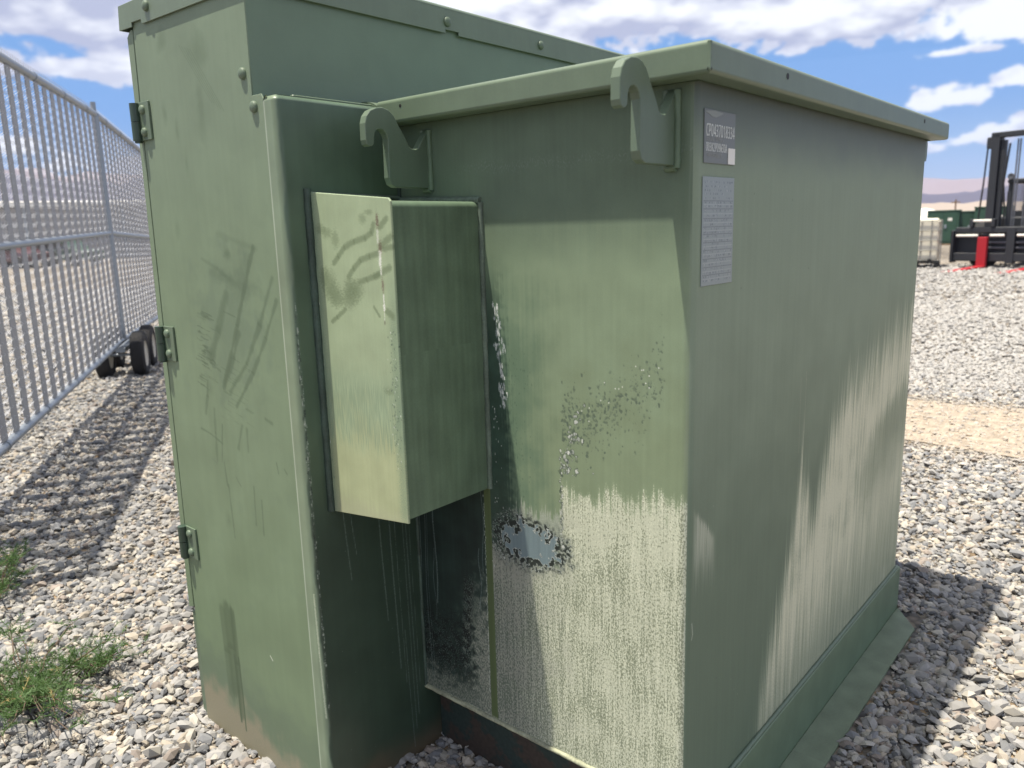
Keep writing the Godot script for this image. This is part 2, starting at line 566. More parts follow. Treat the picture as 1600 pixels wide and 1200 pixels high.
func paint_side() -> StandardMaterial3D:
	# x runs away from the near corner
	var p := Paint.new(-0.025, 0.17, 1.60, 1.675, 640.0)
	var w := p.w
	var h := p.h
	var big := nz(w, h, 0.008, 31)
	var st := nz(w, h, 0.07, 32, 3, 1, 60)
	var st2 := nz(w, h, 0.42, 33, 2, 1, 64)
	var grain := nz(w, h, 0.3, 34, 2)
	for j in h:
		var y := p.y0 - (j + 0.5) / p.k
		for i in w:
			var q := j * w + i
			var x := p.x0 + (i + 0.5) / p.k
			var nb := big[q] / 255.0 - 0.5
			var s1 := st[q] / 255.0 - 0.5
			var s2 := st2[q] / 255.0 - 0.5
			var ng := grain[q] / 255.0 - 0.5
			var c := Vector3(0.54, 0.592, 0.50)
			c = c.lerp(Vector3(0.395, 0.455, 0.375), ss(1.3, 0.55, y + nb * 0.12) * 0.9)
			c = c.lerp(Vector3(0.37, 0.41, 0.395), ss(1.50, 1.64, y + s1 * 0.015 + nb * 0.04) * 0.8)  # soft dark band below the lid, occlusion painted into the colour
			c = c.lerp(Vector3(0.50, 0.54, 0.44), ss(1.0, 1.3, x + nb * 0.3) * ss(1.3, 0.9, y) * 0.5)
			c *= 1.0 + s1 * 0.035 + s2 * 0.06 * ss(1.4, 0.9, y) + nb * 0.03 + ng * 0.04
			# chalk that the rain has left: a ragged triangle towards the far edge
			var s := s2 * 0.15 + s1 * 0.10
			var edge := 0.34
			if x < 0.52:
				edge = lerpf(0.20, 0.60, clampf((x - 0.30) / 0.22, 0, 1))
			elif x < 0.60:
				edge = lerpf(0.60, 0.93, (x - 0.52) / 0.08)
			elif x < 0.70:
				edge = lerpf(0.86, 0.68, (x - 0.60) / 0.10)
			elif x < 0.93:
				edge = lerpf(0.68, 1.02, pow((x - 0.70) / 0.23, 0.6))
			else:
				edge = lerpf(1.02, 1.16, (x - 0.93) / 0.65)
			var a := ss(-0.03, 0.20, edge + s - y) * ss(0.30, 0.44, x + s2 * 0.04)
			a *= 1.0 - 0.55 * ss(0.55, 0.18, y + (0.9 - x) * 0.2 + nb * 0.2)
			var sl := y - (x - 1.25) * 0.26 + s * 0.7
			var thin_chalk := ss(0.84, 0.77, sl) * ss(0.95, 1.35, x + s2 * 0.1) * ss(0.42, 0.72, sl)  # sloping wedge where less chalk lies and the green shows
			a *= 1.0 - 0.7 * thin_chalk
			a *= 0.82 + s2 * 0.70 + s1 * 0.55 + ng * 0.35 - nb * 0.5
			c = c.lerp(Vector3(0.87, 0.855, 0.735) * (1.0 + ng * 0.10), clampf(a * 1.15, 0, 0.95))
			# small fan near the corner
			var f := ss(0.0, 0.02, x - 0.016) * ss(0.01, -0.01, x - 0.115 + s2 * 0.02)
			var top := lerpf(0.885, 0.80, clampf((x - 0.02) / 0.09, 0, 1)) + s2 * 0.03
			var bot := 0.70 + s2 * 0.16
			f *= ss(0.0, 0.02, top - y) * ss(-0.02, 0.08, y - bot)
			c = c.lerp(Vector3(0.82, 0.81, 0.72), f * clampf(0.55 + s2 * 1.1, 0, 0.9))
			c = c.lerp(Vector3(0.58, 0.61, 0.56), ss(0.012, -0.014, x + s2 * 0.012) * (0.5 + s2 * 0.5))
			p.put(q, c)
			p.hi[q] = clampi(int(128 + ng * 14 + s2 * 16), 0, 255)
	p.stroke([Vector2(0.60, 1.06), Vector2(0.602, 0.90)], 0.0016, Vector3(0.66, 0.66, 0.58), 0.5, 0.8)
	p.stroke([Vector2(0.565, 1.05), Vector2(0.570, 0.86)], 0.0022, Vector3(0.64, 0.64, 0.56), 0.4, 0.8)
	rng.seed = 8
	for q in 40:
		p.blob(rng.randf_range(0.05, 1.5), rng.randf_range(0.25, 1.5), 0.0018, 0.0024, Vector3(0.60, 0.62, 0.56) if q % 3 else Vector3(0.28, 0.31, 0.28), 0.7, 0.6)
	p.stroke([Vector2(0.022, 0.635), Vector2(0.026, 0.61), Vector2(0.022, 0.60)], 0.0022, Vector3(0.72, 0.73, 0.68), 0.7, 0.6)
	return p.onto(0.55, 0.4, 0.03)

func paint_cabinet() -> StandardMaterial3D:
	var p := Paint.new(-1.51, -0.02, -0.80, 2.04, 620.0)
	var w := p.w
	var h := p.h
	var big := nz(w, h, 0.007, 41)
	var blot := nz(w, h, 0.02, 42)
	var st := nz(w, h, 0.06, 43, 3, 1, 50)
	var grain := nz(w, h, 0.3, 44, 2)
	for j in h:
		var y := p.y0 - (j + 0.5) / p.k
		for i in w:
			var q := j * w + i
			var x := p.x0 + (i + 0.5) / p.k
			var nb := big[q] / 255.0 - 0.5
			var nk := blot[q] / 255.0 - 0.5
			var s1 := st[q] / 255.0 - 0.5
			var ng := grain[q] / 255.0 - 0.5
			var c := Vector3(0.485, 0.547, 0.435).lerp(Vector3(0.49, 0.547, 0.455), ss(1.2, 1.8, y))
			c = c.lerp(Vector3(0.465, 0.528, 0.408), ss(1.0, 0.35, y + nb * 0.3))
			c *= 1.0 + nb * 0.07 + ng * 0.02 + s1 * 0.03
			c = c.lerp(Vector3(0.43, 0.49, 0.405), ss(0.12, 0.4, nk) * 0.16)
			# darker handled patch at breast height
			c = c.lerp(Vector3(0.43, 0.49, 0.405), ss(1.0, 0.3, Vector2((x + 1.1) / 0.2, (y - 1.22) / 0.22).length() + nk * 1.2) * 0.55)
			# dust thrown up from the ground
			var dl := 0.115 + 0.06 * ss(-1.0, -1.3, x) + nk * 0.07 + s1 * 0.03
			c = c.lerp(Vector3(0.40, 0.455, 0.37), ss(0.16, 0.02, y - dl) * 0.7)
			c = c.lerp(Vector3(0.60, 0.55, 0.46) * (1.0 + ng * 0.1), ss(0.02, -0.07, y - dl + nb * 0.05) * 0.8)
			p.put(q, c)
	var D := Vector3(0.325, 0.385, 0.305)
	# finger swipes and rubbed patches
	p.blob(-1.034, 1.318, 0.10, 0.075, D, 0.30, 0.95, blot, 0.7)
	p.blob(-1.08, 1.385, 0.022, 0.016, D, 0.5, 0.8, blot, 0.5)
	for q in [[0.0095, 0.60, [-0.967, 1.398, -1.066, 1.215, -1.153, 1.059]], [0.018, 0.50, [-1.104, 1.289, -1.154, 1.194, -1.201, 1.127]], [0.0105, 0.55, [-0.901, 1.331, -0.97, 1.221, -1.04, 1.126, -1.125, 1.051]], [0.009, 0.55, [-0.892, 1.282, -0.949, 1.193, -1.016, 1.105, -1.102, 1.017]], [0.011, 0.6, [-1.063, 1.2, -1.095, 1.136, -1.146, 1.068]], [0.008, 0.45, [-1.229, 1.067, -1.24, 1.024, -1.256, 0.98]], [0.009, 0.45, [-1.087, 0.969, -1.113, 0.91]], [0.008, 0.45, [-1.066, 0.963, -1.069, 0.909]], [0.005, 0.5, [-1.288, 0.935, -1.241, 0.926, -1.188, 0.909]], [0.007, 0.3, [-1.197, 1.373, -1.127, 1.349, -1.077, 1.325]], [0.010, 0.22, [-1.111, 1.43, -0.962, 1.396]], [0.012, 0.22, [-1.158, 1.341, -1.022, 1.307]], [0.008, 0.4, [-1.212, 0.995, -1.218, 0.93, -1.223, 0.858]], [0.007, 0.5, [-0.979, 1.002, -0.954, 0.995]]]:
		var pts := []
		for k in range(0, q[2].size(), 2):
			pts.append(Vector2(q[2][k], q[2][k + 1]))
		p.stroke(pts, q[0], D, q[1], 0.75, blot, 0.5)
	rng.seed = 47
	for q in 46:
		var y := 1.25 - rng.randf() * 0.20
		var x := -1.285 + (y - 1.07) * 0.2 + absf(rng.randfn(0, 0.045))
		var l := rng.randf_range(0.012, 0.055)
		p.stroke([Vector2(x, y), Vector2(x + l * 0.5, y - l * 0.10 + rng.randfn(0, 0.002)), Vector2(x + l, y - l * 0.22)], rng.randf_range(0.0015, 0.0045), D * 0.92, rng.randf_range(0.2, 0.6), 0.9, blot, 0.8)
	for q in 30:
		var y := 1.12 - rng.randf() * 0.14
		var x := -1.10 + rng.randfn(0, 0.03)
		p.stroke([Vector2(x, y), Vector2(x + 0.03, y - 0.008)], 0.0018, D, 0.35, 0.9, blot, 0.8)
	for q in [[-1.215, 1.23, 0.032, 0.026], [-1.20, 1.14, 0.038, 0.016], [-1.22, 1.05, 0.02, 0.03], [-1.30, 1.72, 0.012, 0.03], [-1.25, 1.68, 0.01, 0.03], [-1.22, 1.60, 0.01, 0.03], [-1.28, 1.88, 0.03, 0.03], [-1.12, 1.84, 0.05, 0.05], [-1.13, 1.70, 0.025, 0.07], [-1.20, 0.70, 0.02, 0.03], [-1.30, 1.45, 0.014, 0.03]]:
		p.blob(q[0], q[1], q[2], q[3], D, 0.35, 0.9, blot, 0.5)
	for q in [[-1.18, 0.96, -1.20, 0.86, 0.005], [-1.19, 0.86, -1.185, 0.80, 0.006], [-1.14, 0.83, -1.12, 0.81, 0.004], [-1.06, 0.82, -1.065, 0.72, 0.006], [-1.03, 0.79, -1.035, 0.70, 0.005], [-1.18, 0.80, -1.175, 0.66, 0.006], [-1.25, 0.86, -1.225, 0.85, 0.003], [-0.95, 0.90, -0.945, 0.875, 0.004], [-0.92, 0.89, -0.91, 0.88, 0.004]]:
		p.stroke([Vector2(q[0], q[1]), Vector2(q[2], q[3])], q[4], D, 0.5, 0.8, blot, 0.5)
	# a wet run low down
	for q in [[-1.283, 0.42, 0.17, 0.022, 0.40], [-1.256, 0.44, 0.19, 0.026, 0.55], [-1.236, 0.43, 0.12, 0.020, 0.65], [-1.245, 0.3, 0.10, 0.006, 0.8], [-1.224, 0.3, 0.08, 0.005, 0.8]]:
		p.stroke([Vector2(q[0], q[1]), Vector2(q[0] + 0.003, (q[1] + q[2]) / 2), Vector2(q[0] + 0.002, q[2])], q[3], Vector3(0.29, 0.345, 0.265), q[4], 0.55, st, 0.3)
	# scratches
	for q in 5:
		p.stroke([Vector2(-1.20 + q * 0.012, 1.86 - q * 0.004), Vector2(-1.08 + q * 0.012, 1.72 - q * 0.006)], 0.0012, D, 0.55, 0.8)
	p.stroke([Vector2(-1.06, 0.365), Vector2(-1.05, 0.355)], 0.0022, Vector3(0.80, 0.81, 0.76), 0.9, 0.5)
	p.stroke([Vector2(-0.868, 1.15), Vector2(-0.872, 0.7), Vector2(-0.868, 0.2)], 0.005, D, 0.4, 0.9, blot, 0.8)
	return p.onto(0.55, 0.4)

func paint_recess(ax: float, bx: float) -> StandardMaterial3D:
	# the sheet across the recess; x runs away from the bend
	var p := Paint.new(ax, -0.02, bx, 1.73, 500.0)
	var w := p.w
	var h := p.h
	var big := nz(w, h, 0.012, 51)
	var st := nz(w, h, 0.09, 52, 3, 1, 40)
	var grain := nz(w, h, 0.35, 53, 2)
	for j in h:
		var y := p.y0 - (j + 0.5) / p.k
		for i in w:
			var q := j * w + i
			var x := p.x0 + (i + 0.5) / p.k
			var nb := big[q] / 255.0 - 0.5
			var s1 := st[q] / 255.0 - 0.5
			var ng := grain[q] / 255.0 - 0.5
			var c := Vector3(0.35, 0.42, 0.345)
			c = c.lerp(Vector3(0.225, 0.285, 0.23), ss(1.0, 0.7, y))  # lower recess darkened, its shadow put into the colour
			c = c.lerp(Vector3(0.50, 0.555, 0.455), ss(-0.005, -0.013, x + nb * 0.012))  # paler and chalky on the sunward side, its brightness painted in
			c = c.lerp(Vector3(0.68, 0.71, 0.63), ss(0.0035, 0.001, absf(x + 0.0480)) * 0.8)  # bright edge highlight painted along the seam
			c *= 1.0 + nb * 0.14 + s1 * 0.05
			c = c.lerp(Vector3(0.44, 0.37, 0.29), ss(0.13, 0.02, y + nb * 0.06) * 0.85)
			p.put(q, c)
	var W := Vector3(0.56, 0.61, 0.60)
	for q in [[0.06, 0.79, 0.60, 0.0016], [0.075, 0.79, 0.66, 0.0012], [0.14, 0.79, 0.45, 0.0020], [0.165, 0.77, 0.30, 0.0022], [0.178, 0.77, 0.25, 0.0012], [0.198, 0.80, 0.10, 0.0016], [0.206, 0.80, 0.14, 0.0020], [0.19, 0.4, 0.05, 0.0016], [0.214, 0.80, 0.2, 0.001]]:
		p.stroke([Vector2(q[0] * 1.3, q[1]), Vector2(q[0] * 1.3 + 0.004, lerpf(q[1], q[2], 0.4)), Vector2(q[0] * 1.3 + 0.012, q[2])], q[3], W, 0.5, 0.9, grain, 0.6)
	# chipped line down the bend
	rng.seed = 61
	for q in 260:
		var y := 0.30 + rng.randf() * 0.98
		var x := -0.006 + rng.randfn(0, 0.0016) + (1.3 - y) * 0.004
		p.blob(x, y, rng.randf_range(0.0006, 0.0020), rng.randf_range(0.0015, 0.009), Vector3(0.70, 0.72, 0.68) if q % 2 else Vector3(0.14, 0.18, 0.16), rng.randf_range(0.3, 0.85), 0.7, grain, 0.9)
	p.stroke([Vector2(-0.018, 0.60), Vector2(-0.016, 0.45), Vector2(-0.012, 0.28)], 0.003, Vector3(0.74, 0.77, 0.68), 0.7, 0.8, grain, 0.4)
	for q in 40:
		p.blob(rng.randf_range(0.0, 0.30), rng.randf_range(0.1, 0.8), 0.001, 0.001, W, 0.5, 0.6)
	return p.onto(0.38, 0.45)

func paint_box_front() -> StandardMaterial3D:
	var p := Paint.new(-0.79, 0.77, -0.50, 1.53, 1000.0)
	var w := p.w
	var h := p.h
	var big := nz(w, h, 0.010, 71)
	var st := nz(w, h, 0.10, 72, 3, 1, 30)
	var st2 := nz(w, h, 0.22, 73, 2, 1, 14)
	var grain := nz(w, h, 0.3, 74, 3)
	var ridge_grain := nz(w, h, 0.20, 75, 2, 2, 1)
	for j in h:
		var y := p.y0 - (j + 0.5) / p.k
		for i in w:
			var q := j * w + i
			var x := p.x0 + (i + 0.5) / p.k
			var nb := big[q] / 255.0 - 0.5
			var s1 := st[q] / 255.0 - 0.5
			var s2 := st2[q] / 255.0 - 0.5
			var ng := grain[q] / 255.0 - 0.5
			var c := Vector3(0.635, 0.685, 0.55).lerp(Vector3(0.68, 0.70, 0.54), ss(1.10, 0.95, y + nb * 0.1))
			c *= 1.0 + nb * 0.08 + ng * 0.05 + s1 * 0.03
			var band := ss(1.16, 1.10, y + s2 * 0.08) * ss(0.94, 1.02, y + s2 * 0.06)
			c = c.lerp(Vector3(0.52, 0.59, 0.48), clampf(band * (0.45 + s2 * 1.2), 0, 0.7))
			var rim := ss(-0.545, -0.522, x + ng * 0.02) * ss(1.42, 1.2, y)
			c = c.lerp(Vector3(0.46, 0.535, 0.44), rim * 0.7 * (0.7 + ng))
			c = c.lerp(Vector3(0.66, 0.66, 0.54), ss(0.02, -0.02, y - 0.83 + s1 * 0.03) * 0.5)
			c = c.lerp(Vector3(0.45, 0.53, 0.45), ss(-0.745, -0.775, x + ng * 0.02) * 0.6)
			p.put(q, c)
	var D := Vector3(0.395, 0.45, 0.345)
	var S := 0.95
	# a pressed hand: two fanned lobes, the drag of fingers, tips
	for q in [[-0.742, 1.332, 0.020, 0.028], [-0.728, 1.318, 0.032, 0.040], [-0.712, 1.298, 0.032, 0.034], [-0.700, 1.286, 0.028, 0.026], [-0.655, 1.312, 0.024, 0.026], [-0.648, 1.300, 0.034, 0.030], [-0.664, 1.286, 0.034, 0.024], [-0.632, 1.308, 0.026, 0.026], [-0.744, 1.434, 0.022, 0.014], [-0.722, 1.426, 0.022, 0.014], [-0.694, 1.412, 0.016, 0.024], [-0.601, 1.452, 0.015, 0.014], [-0.580, 1.464, 0.016, 0.007]]:
		p.blob(q[0], q[1], q[2], q[3], D, 0.42, 0.6, ridge_grain, 0.3)
	for q in [[0.0085, [-0.704, 1.362, -0.686, 1.377, -0.663, 1.396, -0.629, 1.407, -0.594, 1.414, -0.573, 1.425, -0.567, 1.44]], [0.0085, [-0.657, 1.334, -0.637, 1.353, -0.613, 1.369, -0.583, 1.377, -0.558, 1.382]], [0.008, [-0.623, 1.323, -0.597, 1.33, -0.562, 1.339]], [0.0095, [-0.572, 1.336, -0.526, 1.354]], [0.009, [-0.548, 1.434, -0.528, 1.449]], [0.010, [-0.547, 1.397, -0.518, 1.415]], [0.008, [-0.539, 1.391, -0.515, 1.395]], [0.0065, [-0.724, 1.236, -0.704, 1.247, -0.675, 1.265]], [0.004, [-0.581, 1.274, -0.565, 1.255]], [0.010, [-0.540, 1.266, -0.525, 1.257]]]:
		var pts := []
		for k in range(0, q[1].size(), 2):
			pts.append(Vector2(q[1][k], q[1][k + 1]))
		p.stroke(pts, q[0], D, 0.62, 0.6, ridge_grain, 0.22)
	p.blob(-0.55, 1.10, 0.018, 0.01, D, 0.5, 0.7, grain, 0.7)
	# bird lime
	var br := Vector3(0.36, 0.31, 0.27)
	p.blob(-0.555, 1.446, 0.0055, 0.017, br, 0.8, 0.6, grain, 0.9)
	p.blob(-0.551, 1.393, 0.0065, 0.017, br, 0.75, 0.6, grain, 0.9)
	p.blob(-0.549, 1.318, 0.0040, 0.016, br * 1.15, 0.7, 0.6, grain, 0.9)
	for q in [[-0.556, 1.427, -0.557, 1.405, 0.004, 0.55], [-0.552, 1.384, -0.554, 1.360, 0.0052, 0.75], [-0.553, 1.372, -0.552, 1.340, 0.003, 0.7], [-0.549, 1.300, -0.549, 1.272, 0.002, 0.9], [-0.549, 1.278, -0.549, 1.270, 0.0034, 0.95], [-0.549, 1.270, -0.550, 1.246, 0.0012, 0.6]]:
		p.stroke([Vector2(q[0], q[1]), Vector2(q[2], q[3])], q[4], Vector3(0.86, 0.86, 0.84), q[5], 0.7, grain, 1.1)
	p.blob(-0.550, 1.243, 0.003, 0.006, Vector3(0.42, 0.42, 0.36), 0.8, 0.6)
	rng.seed = 5
	for q in 120:
		var y := 0.93 + rng.randf() * 0.30
		p.blob(-0.532 + rng.randfn(0, 0.008), y, rng.randf_range(0.0008, 0.002), rng.randf_range(0.001, 0.003), Vector3(0.30, 0.36, 0.31) if q % 4 else Vector3(0.8, 0.81, 0.78), 0.7, 0.5)
	for q in 60:
		p.blob(-0.772 + rng.randfn(0, 0.004), 0.79 + rng.randf() * 0.5, 0.0014, 0.004, Vector3(0.80, 0.82, 0.78) if q % 2 else Vector3(0.3, 0.36, 0.33), 0.7, 0.5)
	return p.onto(0.6, 0.4)

# plain painted sheet with a soft vertical grain, laid on by world position
func sheet(c: Vector3, rough: float, sd: int, spec := 0.45, vary := 0.10, streak := 0.4) -> StandardMaterial3D:
	c *= PAINT_TONE
	var w := 256
	var big := nz(w, w, 0.02, sd)
	var st := nz(w, w, 0.12, sd + 1, 3, 1, 16)
	var gr := nz(w, w, 0.35, sd + 2, 2)
	var by := PackedByteArray()
	by.resize(w * w * 3)
	for i in w * w:
		var f := 1.0 + (big[i] / 255.0 - 0.5) * vary + (st[i] / 255.0 - 0.5) * vary * streak + (gr[i] / 255.0 - 0.5) * vary * 0.5
		by[i * 3] = int(clampf(c.x * f, 0, 1) * 255)
		by[i * 3 + 1] = int(clampf(c.y * f, 0, 1) * 255)
		by[i * 3 + 2] = int(clampf(c.z * f, 0, 1) * 255)
	var m := StandardMaterial3D.new()
	m.albedo_texture = ImageTexture.create_from_image(Image.create_from_data(w, w, false, Image.FORMAT_RGB8, by))
	m.uv1_triplanar = true
	m.uv1_world_triplanar = true
	m.uv1_scale = Vector3(1.7, 1.7, 1.7)
	m.roughness = rough
	m.metallic_specular = spec
	return m

func paint_plinth() -> StandardMaterial3D:
	var p := Paint.new(-0.78, -0.05, 0.0, 0.21, 500.0)
	var big := nz(p.w, p.h, 0.02, 81)
	var fine := nz(p.w, p.h, 0.12, 82)
	for i in p.w * p.h:
		var nb := big[i] / 255.0 - 0.5
		var nf := fine[i] / 255.0 - 0.5
		var y := p.y0 - (i / p.w + 0.5) / p.k
		var c := Vector3(0.20, 0.245, 0.225).lerp(Vector3(0.275, 0.235, 0.205), ss(-0.12, 0.12, nb + nf * 0.3 + (0.10 - y) * 1.2))
		p.put(i, c * (1.0 + nf * 0.25))
	return p.onto(0.65, 0.4)

# bead of weld or sealant from a to b
func bead(called: String, a: Vector3, b: Vector3, r: float, m: Material, parent: Node, sd := 1) -> MeshInstance3D:
	rng.seed = sd
	var nsteps := maxi(4, int(a.distance_to(b) / 0.012))
	var pts := []
	var rs := []
	for i in nsteps + 1:
		var t := float(i) / nsteps
		pts.append(a.lerp(b, t) + Vector3(rng.randfn(0, r * 0.035), rng.randfn(0, r * 0.035), rng.randfn(0, r * 0.035)))
		rs.append(r * rng.randf_range(0.90, 1.08))
	var k := Mb.new()
	k.tube(pts, rs, 7)
	return part(called, k, m, parent)

func bolt(called: String, at: Vector3, axis: Vector3, r: float, m: Material, parent: Node) -> void:
	var k := Mb.new()
	var prof := [Vector2(0.0, r), Vector2(r * 0.22, r * 0.98)]
	for i in 5:
		var t := (i + 1) / 5.0 * PI / 2
		prof.append(Vector2(r * (0.22 + 0.5 * sin(t)), maxf(r * 0.98 * cos(t), 0.0002)))
	k.lathe(at, axis, prof, 18)
	part(called, k, m, parent)

# ---------------------------------------------------------------- the transformer
func build_transformer() -> void:
	var t := thing("padmount_transformer", "large weathered green padmount transformer cabinet with peeling paint standing on the gravel", "transformer")
	var front := paint_front()
	var side := paint_side()
	var cab := paint_cabinet()
	var box := paint_box_front()
	var gr: Material = M.steel
	var L := 1.58
	# tank: two faces joined by a rounded corner
	var r := 0.020
	var a := Mb.new()
	var b := Mb.new()
	var y0 := 0.207
	var y1 := 1.672
	a.quad(Vector3(-0.777, y0, 0), Vector3(-r, y0, 0), Vector3(-r, y1, 0), Vector3(-0.777, y1, 0), Vector3.BACK)
	a.map(Vector3.ZERO, Vector3.RIGHT, Vector3.UP)
	b.quad(Vector3(0, y0 - 0.02, -r), Vector3(0, y0 - 0.02, -L), Vector3(0, y1, -L), Vector3(0, y1, -r), Vector3.RIGHT)
	b.map(Vector3.ZERO, Vector3.FORWARD, Vector3.UP)
	for i in 8:
		var t0 := i / 8.0 * PI / 2
		var t1 := (i + 1) / 8.0 * PI / 2
		var n0 := Vector3(sin(t0), 0, cos(t0))
		var n1 := Vector3(sin(t1), 0, cos(t1))
		var o := Vector3(-r, 0, -r)
		var k := a if i < 4 else b
		var at := k.v.size()
		var ya := y0 if i < 4 else y0 - 0.02
		k.squad(o + n0 * r + Vector3(0, ya, 0), o + n1 * r + Vector3(0, ya, 0), o + n1 * r + Vector3(0, y1, 0), o + n0 * r + Vector3(0, y1, 0), n0, n1, n1, n0)
		for q in range(at, k.v.size()):
			var ang := atan2(k.n[q].x, k.n[q].z)
			k.uv.append(Vector2(-r + ang * r, k.v[q].y) if i < 4 else Vector2(r - (PI / 2 - ang) * r, k.v[q].y))
	var c := Mb.new()
	c.quad(Vector3(-0.777, y0, -L), Vector3(-0.02, y0, -L), Vector3(-0.02, y1, -L), Vector3(-0.777, y1, -L), Vector3.FORWARD)
	c.quad(Vector3(-0.777, y1, -L), Vector3(0, y1, -L), Vector3(0, y1, 0), Vector3(-0.777, y1, 0), Vector3.UP)
	c.quad(Vector3(-0.777, y0, -L), Vector3(-0.02, y0, -L), Vector3(-0.02, y0, 0), Vector3(-0.777, y0, 0), Vector3.DOWN)
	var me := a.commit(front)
	b.commit(side, me)
	c.commit(gr, me)
	var tank := obj("tank", me, t)
	bead("weld_bead", Vector3(-0.777, 0.209, 0.001), Vector3(-0.02, 0.209, 0.001), 0.006, M.worn_edge, tank, 3)
	bead("weld_bead", Vector3(0.004, 0.188, -0.03), Vector3(0.004, 0.188, -L - 0.01), 0.0055, M.steel_side, tank, 4)
	bead("weld_bead", Vector3(-0.776, 0.21, 0.002), Vector3(-0.776, 1.64, 0.002), 0.005, M.caulk_dark, tank, 5)
	# plinth under the tank, kick plate and foot flange
	c = Mb.new()
	c.box(Vector3(-0.777, -0.05, -L + 0.03), Vector3(-0.006, 0.2065, -0.045), 0.004)
	c.map(Vector3.ZERO, Vector3(1, 0, 0), Vector3.UP)
	part("plinth", c, M.rusty, t)
	c = Mb.new()
	c.box(Vector3(0.0015, 0.006, -L - 0.022), Vector3(0.0125, 0.186, -0.004), 0.003)
	part("kick_plate", c, M.steel_kick, t)
	c = Mb.new()
	c.plate(PackedVector2Array([Vector2(0.0128, -0.004), Vector2(0.102, -0.004), Vector2(0.102, -1.47), Vector2(0.0128, -1.60)]), Vector3(0, 0.018, 0), Vector3.RIGHT, Vector3.BACK, Vector3(0, 0.010, 0), 0.0015)
	part("foot_flange", c, M.dusty, t)
	# lid: rolled edge carried round the corner
	c = Mb.new()
	var yl := 1.719
	var e := 0.053
	var pr := [[-0.30, yl, 0.0, 1.0], [e - 0.010, yl, 0.0, 1.0]]
	for i in 5:
		var q := (i + 1) / 5.0 * PI / 2
		pr.append([e - 0.010 + 0.010 * sin(q), yl - 0.010 + 0.010 * cos(q), sin(q), cos(q)])
	for i in 5:
		var q := i / 4.0 * PI / 2
		pr.append([e - 0.008 + 0.008 * cos(q), yl - 0.046 - 0.008 * sin(q), cos(q), -sin(q)])
	pr.append([0.010, yl - 0.054, 0.0, -1.0])
	pr.append([0.010, yl - 0.056, -1.0, 0.0])
	for i in pr.size() - 1:
		var p: Array = pr[i]
		var q: Array = pr[i + 1]
		# along the front
		c.squad(Vector3(-0.78, p[1], p[0]), Vector3(p[0], p[1], p[0]), Vector3(q[0], q[1], q[0]), Vector3(-0.78, q[1], q[0]), Vector3(0, p[3], p[2]), Vector3(0, p[3], p[2]), Vector3(0, q[3], q[2]), Vector3(0, q[3], q[2]))
		# along the right
		c.squad(Vector3(p[0], p[1], p[0]), Vector3(p[0], p[1], -L - p[0]), Vector3(q[0], q[1], -L - q[0]), Vector3(q[0], q[1], q[0]), Vector3(p[2], p[3], 0), Vector3(p[2], p[3], 0), Vector3(q[2], q[3], 0), Vector3(q[2], q[3], 0))
		# along the back
		c.squad(Vector3(-0.78, p[1], -L - p[0]), Vector3(p[0], p[1], -L - p[0]), Vector3(q[0], q[1], -L - q[0]), Vector3(-0.78, q[1], -L - q[0]), Vector3(0, p[3], -p[2]), Vector3(0, p[3], -p[2]), Vector3(0, q[3], -q[2]), Vector3(0, q[3], -q[2]))
	c.quad(Vector3(-0.78, yl, -0.30), Vector3(-0.30, yl, -0.30), Vector3(-0.30, yl, -L + 0.30), Vector3(-0.78, yl, -L + 0.30), Vector3.UP)
	var lid := part("lid", c, M.steel_lid, t)
	bead("corner_weld", Vector3(e - 0.0035, yl - 0.004, e - 0.0035), Vector3(e - 0.0035, yl - 0.038, e - 0.0035), 0.0042, M.steel_lid, lid, 9)
	c = Mb.new()
	c.lathe(Vector3(e - 0.003, yl - 0.047, e - 0.003), Vector3(1, -0.4, 1), [Vector2(-0.001, 0.0042), Vector2(0.0012, 0.0040), Vector2(0.0013, 0.0001)], 12)
	part("corner_gap", c, M.black, lid)
	for z in [-0.274, -1.322]:
		c = Mb.new()
		c.lathe(Vector3(e, 1.698 - 0.0, z), Vector3.RIGHT, [Vector2(-0.002, 0.0062), Vector2(0.0006, 0.0060), Vector2(0.0007, 0.0001)], 16)
		part("screw_hole", c, M.black, lid)
	c = Mb.new()
	c.lathe(Vector3(-0.70, 1.7005, e), Vector3.BACK, [Vector2(-0.002, 0.004), Vector2(0.0005, 0.0036), Vector2(0.0006, 0.0001)], 12)
	part("screw_hole", c, M.black, lid)
	# turned-up sheet at the lid's left end
	c = Mb.new()
	for i in 6:
		var u0 := i / 6.0
		var u1 := (i + 1) / 6.0
		var f := func(u: float, z: float) -> Vector3: return Vector3(-0.846 + 0.075 * u, 1.698 + 0.030 * sin(PI * (0.28 + 0.55 * u)) - 0.012 * u, z)
		c.quad(f.call(u0, e - 0.003), f.call(u1, e - 0.003), f.call(u1, -0.25), f.call(u0, -0.25), Vector3.UP)
		c.quad(f.call(u0, e - 0.001), f.call(u1, e - 0.001), f.call(u1, e - 0.001) - Vector3(0, 0.012 + 0.02 * u1, 0), f.call(u0, e - 0.001) - Vector3(0, 0.004 + 0.028 * u0, 0), Vector3.BACK)
	part("lid_tab", c, M.steel_lid, lid)
	# lifting hooks
	var hook := PackedVector2Array()
